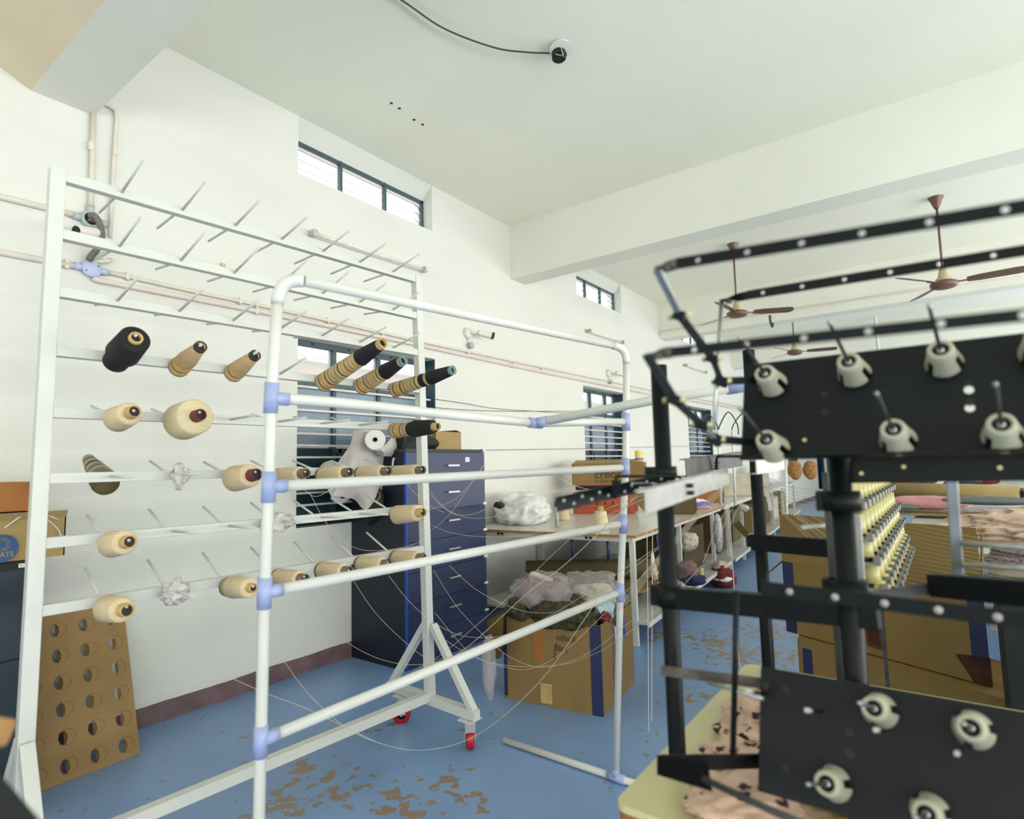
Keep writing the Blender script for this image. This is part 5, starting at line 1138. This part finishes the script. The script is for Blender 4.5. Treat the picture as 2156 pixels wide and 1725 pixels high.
b = B(); b.tube([pd(1550, 1245, 1.2), pd(1548, 1400, 1.2), pd(1543, 1590, 1.19)], .006, 10, 'blackplate'); obj('rod', b, None, stand)
b = B(); b.tube([pd(1490, 1437, 1.25), pd(1608, 1472, 1.15)], .004, 8, 'steel'); obj('pin', b, None, stand)
# right side: silver upright, black block, rods, strut
b = B(); b.bar(pd(2003, 1000, 1.2), pd(2018, 1222, 1.22), .020, .014, (1, 0, 0), m='steel', bev=.002); obj('silver_upright', b, None, stand)
b = B(); b.bar(pd(1965, 1232, 1.2), pd(2300, 1262, .93), .03, .045, m='black', bev=.002); obj('black_block', b, None, stand)
for y0, y1 in ((1145, 1158), (1190, 1200)):
    b = B(); b.tube([pd(2025, y0, 1.2), pd(2260, y1, 1.1)], .006, 10, 'steel'); obj('rod', b, None, stand)
b = B(); b.bar(pd(1805, 1262, 1.22), pd(1975, 1237, 1.2), .006, .022, m='darksteel'); obj('strut', b, None, stand)
b = B(); b.bar(pd(1806, 1085, 1.45), pd(1816, 1240, 1.45), .014, .012, (1, 0, 0), m='aluminium', bev=.002); obj('silver_upright', b, None, stand)
b = B(); b.bar(pd(1686, 1111, 1.7), pd(1765, 1104, 1.7), .012, .012, m='aluminium', bev=.002); obj('silver_arm', b, None, stand)
b = B(); b.bar(pd(1748, 1108, 1.7), pd(1748, 1140, 1.7), .01, .01, (1, 0, 0), m='aluminium'); obj('silver_arm', b, None, stand)
# dark perforated thread bar at the left and its carrier wire
def perfbar(p0, p1, w0, th, hs, hr, m):
    d = (p1 - p0); L = d.length; d.normalize(); Wn = (V((0, 0, 1)) - d * d.z).normalized(); nr = d.cross(Wn).normalized(); b = B(); b.perf(p0 - Wn * w0 / 2, d, Wn, nr, L, w0, th, hs, hr, m, 18); return b, d, Wn, nr, L
b, d, Wn, nr, L = perfbar(pd(1171, 1063, 1.25), pd(1420, 1006, 1.5), .031, .003, [], .0035, 'blackplate')
b.bm.free(); hs = [(.020 + .055 * i, .021) for i in range(7)] + [(.048 + .055 * i, .010) for i in range(7)]
hs = [h_ for h_ in hs if h_[0] < L - .02]
b, d, Wn, nr, L = perfbar(pd(1171, 1063, 1.25), pd(1420, 1006, 1.5), .031, .003, hs, .0032, 'blackplate')
db = thing('thread_bar', 'dark flat thread bar with two rows of eyes jutting left of the near post', 'thread bar', pd(1171, 1063, 1.25)); brr = obj('bar', b, None, db)
for u, w_ in hs: e = B(); e.lathe([(0, -.002), (.0030, -.003), (.0038, -.0015), (.0038, .005), (0, .005)], pd(1171, 1063, 1.25) - Wn * .0155 + d * u + Wn * w_, nr, 16, 'mottled'); obj('eyelet', e, None, brr)
w1 = pd(1296, 1050, 1.35); b = B(); b.tube(sm([w1, pd(1296, 1015, 1.35), pd(1300, 1004, 1.35), pd(1312, 1003, 1.36), pd(1420, 1004, 1.42), pd(1433, 1008, 1.42), pd(1437, 1020, 1.42)], 5), .0035, 8, 'black'); obj('carrier_wire', b, None, db)
b = B(); b.bar(pd(1297, 1012, 1.34), pd(1297, 1042, 1.34), .018, .006, (1, 0, 0), m='black'); obj('clip', b, None, db)
for i in range(3):
    b = B(); b.tube([pd(1330 + 22 * i, 1018 + 9 * (i % 2), 1.28), pd(1385, 1018 + 8 * (i % 2), 1.42)], .0015, 6, 'steel'); obj('thread_pin', b, None, db)
# silver channel bar
def channel(p0, p1, h, dpt, m, label, name='guide_channel'):
    t = thing(name, label, 'guide channel', p0); d = (p1 - p0).normalized(); Wn = (V((0, 0, 1)) - d * d.z).normalized(); nr = d.cross(Wn).normalized()
    if nr.dot(CAM - p0) < 0: nr = -nr
    b = B(); b.bar(p0, p1, .003, h, m=m); obj('web', b, None, t)
    b = B(); b.bar(p0 + Wn * h / 2 - nr * dpt / 2, p1 + Wn * h / 2 - nr * dpt / 2, dpt, .003, m=m); obj('flange', b, None, t)
    b = B(); b.bar(p0 - Wn * h / 2 - nr * dpt / 2, p1 - Wn * h / 2 - nr * dpt / 2, dpt, .003, m=m); obj('flange', b, None, t); return t, d, Wn, nr
t, d, Wn, nr = channel(pd(1360, 1058, 1.05), pd(1533, 1004, 1.62), .040, .02, 'aluminium', 'mottled silver channel bar passing the near black post')
for k in (0, 1):
    b = B(); p = pd(1450 + 2 * k, 1023 + 15 * k, 1.27); b.box(p + nr * .003, (.012, .012, .009), Matrix((d, nr, Wn)).transposed(), 'blackrubber'); obj('slot', b, None, t)
t, d, Wn, nr = channel(pd(1444, 986, 1.9), pd(1562, 966, 2.4), .055, .02, 'darksteel', 'grey guide channel behind the silver one')
b = B(); b.tube(sm([pd(1509, 995, 2.1), pd(1509, 968, 2.1), pd(1512, 962, 2.1), pd(1520, 961, 2.1), pd(1560, 961, 2.15)], 5), .005, 8, 'black'); obj('carrier_wire', b, None, t)
for k in range(3): b = B(); b.disc(pd(1509, 976 + 6 * k, 2.1), (0, 0, 1), .010, .004, 12, 'black'); obj('nut', b, None, t)
t, d, Wn, nr = channel(pd(1592, 984, 1.55), pd(1650, 975, 1.75), .035, .015, 'aluminium', 'short silver channel below the upper black plate')
# pale hoops and uprights of the far drying frame between the guide bars
hf = thing('hoop_frame', 'row of thin white uprights with hooped tops beside the table line', 'frame', pd(1515, 1080, 4.8))
for k, (x, dd) in enumerate(((1512, 3.6), (1542, 3.9), (1654, 4.4))):
    top_ = 905 if k < 2 else 965; b = B(); b.tube([pd(x, top_, dd), pd(x + 6, 1065 if k < 2 else 1240, dd)], .0085, 8, 'pvc'); obj('upright', b, None, hf)
for k, (xa, xb, dd) in enumerate(((1512, 1555, 3.7), (1540, 1590, 4.0), (1468, 1512, 3.6))):
    b = B(); b.tube(sm([pd(xa, 915, dd), pd(xa + 4, 895, dd), pd((xa + xb) / 2, 868 + 3 * k, dd), pd(xb - 3, 893, dd), pd(xb, 915, dd)], 6), .004, 6, 'cable'); obj('hoop', b, None, hf)
# ================================================================== TIERS OF YELLOW BOBBINS BEHIND THE POST
NTH = ['first', 'second', 'third', 'fourth', 'fifth', 'sixth', 'seventh', 'eighth', 'ninth', 'tenth', 'eleventh', 'twelfth', 'thirteenth', 'fourteenth', 'fifteenth', 'sixteenth']
TIER = [1.405, 1.322, 1.262, 1.196, 1.150]; NB = 11
fr_ = thing('bobbin_rack', 'grey stepped rack carrying the tiers of yellow bobbins', 'rack', (1.9, .17, .752))
for i, z in enumerate(TIER):
    b = B(); b.bb(1.80, 3.05, .193 - .012 * i, .263 - .012 * i, z - .042, z - .036, 'greyclip'); obj('shelf_strip', b, None, fr_)
for x in (1.82, 3.02): b = B(); b.bb(x - .008, x + .008, .264, .278, .752 if x < 2.3 else 0, 1.46, 'darksteel'); obj('upright', b, None, fr_)
bb_ = None
for i, z in enumerate(TIER):
    for k in range(NB):
        P = V((1.83 + .112 * k, .218 - .012 * i, z - .034)); lb = 'pale yellow bobbin, %s from the near end of the %s tier' % (NTH[k], ['top', 'second', 'middle', 'fourth', 'lowest'][i])
        if bb_ is None:
            t = thing('bobbin', lb, 'bobbin', P, 'yellow bobbins in the stepped tiers')
            b = B(); b.lathe([(0, .010), (.024, .010), (.021, .03), (.0195, .060), (.012, .062), (0, .062)], P, (0, 0, 1), 20, 'yellowplastic'); s1 = obj('spool', b, None, t)
            b = B(); b.lathe([(0, 0), (.021, 0), (.021, .010), (0, .010)], P, (0, 0, 1), 16, 'blackmatt'); s2 = obj('foot', b, None, t)
            b = B(); b.box(P + V((0, -.03, .0)), (.05, .016, .02), None, 'greyclip'); b.box(P + V((.01, -.038, .012)), (.010, .008, .008), None, 'greenclip'); s3 = obj('clip', b, None, t)
            bb_ = (t, [s1, s2, s3])
        else:
            r_ = bb_[0].copy(); C.objects.link(r_); r_.location = P
            r_['label'] = lb
            for ch in bb_[1]: c_ = ch.copy(); C.objects.link(c_); c_.parent = r_
# ================================================================== BIG CARTONS AND FABRIC TABLE AT THE RIGHT
G0 = V((3.96, .86, 0)); G1 = V((3.49, -.09, 0)); Ug = (G1 - G0).normalized(); Wg = V((-Ug.y, Ug.x, 0))
if Wg.x < 0: Wg = -Wg
Lg = (G1 - G0).length; Wg = V((1, .03, 0)).normalized()
t, P = carton('large_carton', 'wide lower carton under the navy-taped one', G0 + Ug * .08 - Wg * .06, Ug, Wg, Lg + .08, .62, .43, 0, 'cardolive')
b = B(); Rg = Matrix((Ug, Wg, V((0, 0, 1)))).transposed(); b.box(P(.06, -.0015, .2), (.06, .003, .4), Rg); obj('navy_tape', b, 'tapeblue', t)
flap(t, P(0, 0, .43), P(Lg + .08, 0, .43), Wg * .12 + V((0, 0, .02)) - Wg * .0, 'cardolive')
t, P = carton('large_carton', 'wide open carton with navy-taped corners and a raised front flap', G0, Ug, Wg, Lg, .6, .42, .452, 'cardolive', open_=True)
flap(t, P(0, 0, .422), P(Lg, 0, .422), V((0, 0, .285)) + Wg * .01, 'cardolive'); flap(t, P(0, 0, .42), P(0, .6, .42), -Ug * .2 + V((0, 0, -.16)), 'carddark')
flap(t, P(Lg + .0, .0, .42), P(Lg + .0, .12, .42), Ug * .02 + V((0, 0, .26)), 'kraft')
b = B(); b.box(P(.035, -.0015, .21), (.07, .003, .42), Rg); b.box(P(-.0015, .02, .21), (.003, .04, .42), Rg); obj('navy_tape', b, 'tapeblue', t)
b = B(); b.box(P(Lg - .035, -.0015, .25), (.07, .003, .34), Rg); obj('navy_tape', b, 'tapeblue', t)
b = B(); b.sheet(None, 4, 12, lambda u, v: P(.46 + .09 * u - .0 * v + .04 * v, -.004 - .012 * abs(math.sin(v * 9 + u * 3)), .40 - .36 * v), 'tapebrown'); bmesh.ops.solidify(b.bm, geom=b.bm.faces[:], thickness=.001); lab(obj('loose_tape', b, None, t), 'wrinkled brown tape hanging loose')
b = B(); b.faces([P(Lg - .14, -.003, .11), P(Lg + .004, -.003, .13), P(Lg + .004, -.003, .0), P(Lg - .07, -.003, .0)], [(0, 1, 2, 3)]); bmesh.ops.solidify(b.bm, geom=b.bm.faces[:], thickness=.002); obj('corner_tape', b, 'tapebrown', t)
ft, PF = None, None
ft = thing('fabric_table', 'long white table heaped with fabric at the right', 'table', (4.3, -1.6, 0))
b = B(); b.bb(4.75, 12.6, -2.4, .30, .862, .88, 'tabletop'); obj('tabletop', b, None, ft)
b = B(); b.bb(4.74, 12.61, -2.41, .31, .83, .861, 'tableleg'); obj('edging', b, None, ft)
for x in (4.85, 6.5, 8.5, 10.5, 12.5):
    for y in (-2.3, .2): b = B(); b.bb(x - .02, x + .02, y - .02, y + .02, 0, .83, 'tableleg'); obj('leg', b, None, ft)
def onft(px, py, d, size, m, label, seed, name='folded_fabric', amp=.12, cat='fabric', fr=1.6, zc=None, rot=.1):
    c = pd(px, py, d); b = B(); b.blob((c.x, c.y, c.z), size, seed, amp, fr, 4, m, flat=.882, rot=Matrix.Rotation(rot, 3, 'Z'), fine=.4); return tag(obj(name, b, None, at=(c.x, c.y, c.z)), label, cat)
ra_ = pd(1880, 1032, 6.6); rb_2 = pd(2152, 1041, 5.6); roll('kraft_roll', 'long tan paper roll lying across the fabric table', rb_2, ra_ + (ra_ - rb_2).normalized() * .25, .085, 'kraft', 'hole', 'paper roll', cr=.75)
onft(1945, 1059, 6.0, (.12, .36, .075), 'pinkcloth', 'rolled pink cloth before the tan paper roll', 81, rot=-.25)
onft(1985, 1040, 6.2, (.06, .1, .04), 'peachcloth', 'small peach cloth end between pink cloth and paper roll', 82)
onft(2085, 1055, 5.4, (.09, .36, .04), 'greycloth', 'grey rolled cloth right of the silver upright', 83, rot=-.2)
onft(1912, 1068, 6.0, (.06, .14, .03), 'greycloth', 'dark grey cloth lying before the pink roll', 84)
onft(2100, 1075, 5.2, (.16, .30, .03), 'greypattern', 'pale patterned cloth spread before the grey roll', 85)
b = B(); c = pd(1960, 1080, 6.0); b.box(c, (.55, 1.0, .02), Matrix.Rotation(-.12, 3, 'Z'), 'kraft'); tag(obj('board_sheet', b, None, at=c), 'tan board under the pink cloth on the fabric table', 'board')
for k, (px, w__, m, lb) in enumerate(((1875, .3, 'redfabric', 'red strip far beyond the paper roll'), (1935, .2, 'darkcloth', 'dark heap far beyond the paper roll'), (2000, .34, 'tapeblue', 'navy heap far beyond the paper roll'), (2065, .2, 'redfabric', 'red and white heap far beyond the paper roll at the right'), (1965, .12, 'whitecloth', 'small white heap far beyond the paper roll'))):
    onft(px, 1013, 8.0, (.12, w__, .05), m, lb, 90 + k, amp=.2)
# heap at the right edge, on a lower table nearer the camera
ht = thing('packing_table', 'low white table at the right edge under the layered fabric', 'table', (3.9, -1.2, 0))
b = B(); b.bb(3.95, 4.56, -2.2, -.12, .60, .62, 'tabletop'); obj('tabletop', b, None, ht)
for x in (4.0, 4.5):
    for y in (-2.1, -.2): b = B(); b.bb(x - .02, x + .02, y - .02, y + .02, 0, .6, 'tableleg'); obj('leg', b, None, ht)
def layer(z, h, m, label, seed, y1=-.15, x0=3.98, w_=.55):
    def fn(u, v): 
        a = u * 2 * PI; r_ = 1 + .06 * noise.noise(V((math.cos(a) * 2 + seed, math.sin(a) * 2, v * 3)))
        ex = math.copysign(abs(math.cos(a)) ** .5, math.cos(a)); ey = math.copysign(abs(math.sin(a)) ** .5, math.sin(a)); s_ = math.sin(PI * min(1, max(0, v))) ** .3
        return V((x0 + w_ / 2 + ex * w_ / 2 * r_ * (.92 + .08 * s_), -1.15 + ey * (1.15 + y1) * r_ * (.96 + .04 * s_), z + h * v + .012 * noise.noise(V((ex * 3 + seed, ey * 4, v)))))
    b = B(); b.sheet(None, 48, 4, fn, m); b.faces([fn(i / 48, 1) for i in range(48)], [tuple(range(48))], m); return tag(obj('folded_fabric', b, None, at=fn(0, 0)), label, 'fabric')
for k, (z, h, m, lb) in enumerate(((.622, .07, 'darkcloth', 'dark bottom layer of the fabric stack at the right edge'), (.694, .03, 'whitecloth', 'thin white layer near the bottom of the right fabric stack'), (.726, .06, 'darkcloth', 'brown-black layer in the middle of the right fabric stack'), (.788, .05, 'greycloth', 'grey layer of the right fabric stack'), (.840, .05, 'beigecloth', 'beige layer of the right fabric stack'), (.892, .08, 'greypattern', 'patterned grey layer under the peach cloth at the right'), (.974, .05, 'greypattern', 'purple-grey folded layer just under the peach cloth'))):
    layer(z, h, m, lb, k * 3.1)
b = B(); b.blob((4.25, -.50, 1.07), (.26, .52, .13), 97, .3, 1.9, 5, 'peachcloth', flat=1.026, fine=.8); tag(obj('printed_cloth', b, None, at=(4.25, -.5, 1.03)), 'crumpled peach cloth on top of the right fabric stack', 'cloth')
b = B(); b.blob(pd(2070, 1083, 5.7), (.05, .1, .03), 98, .1, 1.5, 3, 'bluecloth'); tag(obj('blue_cloth', b, None, at=pd(2070, 1083, 5.7)), 'small bright blue scrap beside the silver upright', 'cloth')
# black machine body filling the right edge low down
mb = thing('knitting_machine', 'black knitting machine with a grey rail at the right edge behind the cartons', 'machine', (2.9, -.9, 0))
b = B(); b.bb(3.12, 3.36, -1.6, -.125, .05, .97, 'blackmatt', .01); obj('housing', b, None, mb)
b = B(); b.tube([pd(2135, 1403, 2.5), pd(2260, 1412, 2.4)], .014, 10, 'steel'); obj('rail', b, None, mb); b = B(); b.tube([pd(2148, 1420, 2.5), pd(2150, 1500, 2.5)], .008, 8, 'darksteel'); obj('chain', b, None, mb)
for x in (3.16, 3.32):
    for y in (-1.5, -.2): b = B(); b.bb(x - .03, x + .03, y - .03, y + .03, 0, .05, 'blackrubber'); obj('foot', b, None, mb)
# out-of-focus things at the lower left corner
b = B(); a_, b_, c_, d_ = pd(-60, 1560, .75), pd(92, 1735, .62), pd(40, 1900, .6), pd(-120, 1800, .66)
b.faces([a_, b_, c_, d_], [(0, 1, 2, 3)], 'foreground'); bmesh.ops.solidify(b.bm, geom=b.bm.faces[:], thickness=.02)
t = thing('machine_cover', 'blurred dark machine cover at the lower left corner', 'machine cover', (a_.x, a_.y, 0)); obj('cover', b, 'foreground', t)
b = B(); b.bar(V((c_.x, c_.y, 0)), c_, .04, .04, (1, 0, 0), m='foreground'); obj('leg', b, None, t)
b = B(); p = pd(-22, 1540, .8); b.box(p, (.05, .03, .035), Matrix.Rotation(.5, 3, 'Z') @ Matrix.Rotation(.5, 3, 'Y'), 'woodedge', .006); tag(obj('wooden_block', b, None, at=p), 'blurred tan wooden end at the lower left edge', 'block')
# ================================================================== THREADS
def thread(pts, r=.0011, m='thread', label='', group=None, k=10):
    b = B(); b.tube(sm(pts, k), r, 5, m, cap=False); return tag(obj('thread', b, None, at=pts[0]), label, 'thread', group)
H = pd
LBL = 'loose pale thread sagging across the gap between the cone rack and the black stand'; GR = 'threads sagging between rack and stand'
TH_ = [
 [(858, 1430, 3.0), (712, 1335, 2.9), (800, 1385, 2.9), (900, 1400, 2.9), (1000, 1388, 2.8), (1180, 1290, 2.6), (1420, 1120, 2.0)],
]
TLN = iter(['thread hanging from the wall skirting side of the rack to its right brace', 'thread from the lower cones down to the top of the rack brace', 'thread from the fifth bottom cone sagging past the rack post to the black stand', 'thread sagging steeply before the drawer cabinet to the fabric carton', 'thread crossing the lower cabinet drawers toward the black stand', 'thread sagging across the third cabinet drawer', 'shallow thread looping over the second cabinet drawer', 'shortest thread looping beside the rack post over the cabinet', "thread rising from the rack post to the cabinet's right edge", "second thread rising to the cabinet's right edge, crossing the first", 'thread dropping from a sixth-row cone to the post', 'thread sagging behind the seventh row before the dark cabinet side', 'short thread crossing the dark lower window', 'thread running low over the skirting at the left pole', 'longest thread, sagging almost to the floor by the red castor', 'taut thread rising from the rack post over the fabric carton', 'taut lower thread rising from the rack brace past the fabric carton', 'thread sagging across the front of the fabric carton', 'lower thread sagging across the handwriting on the fabric carton'])
def TT(pts, r=.0009, m='thread', label=None): thread([H(*p) for p in pts], r, m, label or next(TLN), GR)
TT([(705, 1332, 2.9), (745, 1362, 2.9), (800, 1388, 2.85), (862, 1400, 2.8), (930, 1393, 2.75), (990, 1375, 2.7)])
TT([(745, 1225, 3.0), (790, 1290, 3.0), (850, 1350, 3.0), (895, 1385, 2.95), (925, 1400, 2.95)])
TT([(818, 1212, 3.1), (860, 1265, 3.05), (905, 1305, 3.0), (960, 1335, 2.95), (1015, 1343, 2.9), (1070, 1335, 2.9), (1170, 1290, 2.6), (1420, 1130, 2.0)])
TT([(912, 1200, 3.2), (960, 1275, 3.1), (1010, 1330, 3.0), (1060, 1375, 3.0), (1110, 1400, 2.95), (1160, 1404, 2.9), (1240, 1375, 2.7), (1340, 1300, 2.4)])
TT([(945, 1190, 3.2), (1000, 1240, 3.1), (1060, 1272, 3.0), (1120, 1290, 3.0), (1190, 1285, 2.8), (1260, 1250, 2.5), (1420, 1130, 2.0)])
TT([(905, 1105, 3.3), (950, 1122, 3.2), (1010, 1130, 3.2), (1100, 1128, 3.0), (1200, 1100, 2.8), (1360, 1040, 2.2)])
TT([(890, 1025, 3.3), (930, 1065, 3.2), (975, 1088, 3.2), (1022, 1091, 3.1), (1090, 1080, 3.0)])
TT([(903, 1030, 3.3), (935, 1070, 3.2), (965, 1085, 3.15), (1000, 1082, 3.1), (1022, 1072, 3.1)])
TT([(905, 1120, 3.3), (945, 1085, 3.25), (985, 1030, 3.2), (1020, 976, 3.2)])
TT([(880, 1085, 3.3), (910, 1072, 3.25), (960, 1050, 3.2), (995, 1012, 3.2), (1022, 978, 3.2)])
TT([(833, 990, 3.2), (870, 1035, 3.2), (905, 1065, 3.2), (935, 1080, 3.2)])
TT([(650, 1035, 2.7), (690, 1105, 2.8), (740, 1150, 2.9), (790, 1160, 3.0), (860, 1150, 3.1), (905, 1130, 3.2)])
TT([(620, 1010, 2.7), (660, 1045, 2.8), (700, 1030, 2.9), (760, 1000, 3.0)])
TT([(480, 1425, 2.3), (560, 1460, 2.3), (640, 1490, 2.4), (720, 1528, 2.4), (790, 1562, 2.38)])
TT([(593, 1385, 2.5), (640, 1450, 2.5), (700, 1510, 2.45), (760, 1550, 2.4), (850, 1578, 2.35), (930, 1575, 2.3), (1000, 1550, 2.25), (1070, 1500, 2.2), (1150, 1420, 2.15), (1220, 1320, 2.1), (1255, 1268, 2.1)])
TT([(925, 1402, 3.0), (985, 1362, 2.9), (1050, 1305, 2.8), (1110, 1250, 2.7), (1200, 1180, 2.6), (1340, 1045, 2.2)], .0016)
TT([(835, 1438, 3.0), (885, 1405, 2.95), (930, 1378, 2.9), (1000, 1320, 2.8), (1090, 1240, 2.7), (1220, 1120, 2.5), (1400, 1030, 2.0)])
TT([(915, 1290, 2.95), (990, 1375, 2.85), (1075, 1408, 2.7), (1130, 1405, 2.6), (1190, 1370, 2.5), (1265, 1300, 2.4), (1310, 1255, 2.3), (1420, 1145, 2.0)])
TT([(925, 1340, 3.1), (1000, 1385, 3.0), (1080, 1403, 2.95), (1180, 1400, 2.8), (1240, 1382, 2.7), (1300, 1350, 2.5), (1400, 1270, 2.3), (1470, 1200, 2.2)])
for k in range(6): TT([(1290 + 9 * k, 1300 - 8 * k, 2.3), (1350 + 8 * k, 1215 - 6 * k, 2.2), (1440 + 8 * k, 1110 - 6 * k, 2.1), (1500 + 8 * k, 1040 - 5 * k, 2.0)], .0009, label='%s from the left of the slanting threads before the nearest table' % NTH[k])
for k in range(3): TT([(1480 + 25 * k, 1185 - 30 * k, 2.4), (1510 + 22 * k, 1110 - 20 * k, 2.4), (1560 + 14 * k, 1015, 2.4)], .0009, label='%s of the threads slanting up right of the silver channel' % NTH[k])
for k, (x0, x1, y1) in enumerate(((1362, 1366, 1540), (1374, 1372, 1520))):
    thread([H(x0, 1110, 2.6), H((x0 + x1) / 2, 1300, 2.6), H(x1, y1, 2.6)], .0015, 'threadwhite', ['left of two threads hanging straight down beside the near black post', 'right of two threads hanging straight down beside the near black post'][k])
thread([H(1535, 1060, 2.3), H(1542, 1180, 2.3), H(1555, 1380, 2.3), H(1562, 1412, 2.3)], .0014, 'threadwhite', 'single long thread hanging down between the two left black posts')
thread([H(1178, 1008, 2.6), H(1220, 1026, 2.6), H(1290, 1042, 2.5)], .001, 'threadwhite', 'short thread crossing the face of the brand-printed carton')
LB2 = '%s thread from the top in the sheaf from the second post to the bobbins'; G2 = 'sheaf of threads running to the bobbins'
for k in range(14):
    a_ = H(1585 + 4 * (k % 4), 1012 + 4 * (k % 5), 2.5); c_ = H(1800, 1035 + 14 * k, 1.75); m_ = a_.lerp(c_, .5) - V((0, 0, .01))
    thread([a_, m_, c_], .0008, 'thread', LB2 % NTH[k], G2, 5)
LB3 = '%s thread from the top in the fan right of the yellow bobbins'; G3 = 'fan of threads right of the bobbins'
for k in range(16):
    thread([H(1892 + (k % 5), 1098 + 9 * k, 2.3), H(2005, 1122 + 8.5 * k, 1.9), H(2140, 1148 + 8 * k, 1.6)], .0007, 'thread', LB3 % NTH[k], G3, 4)
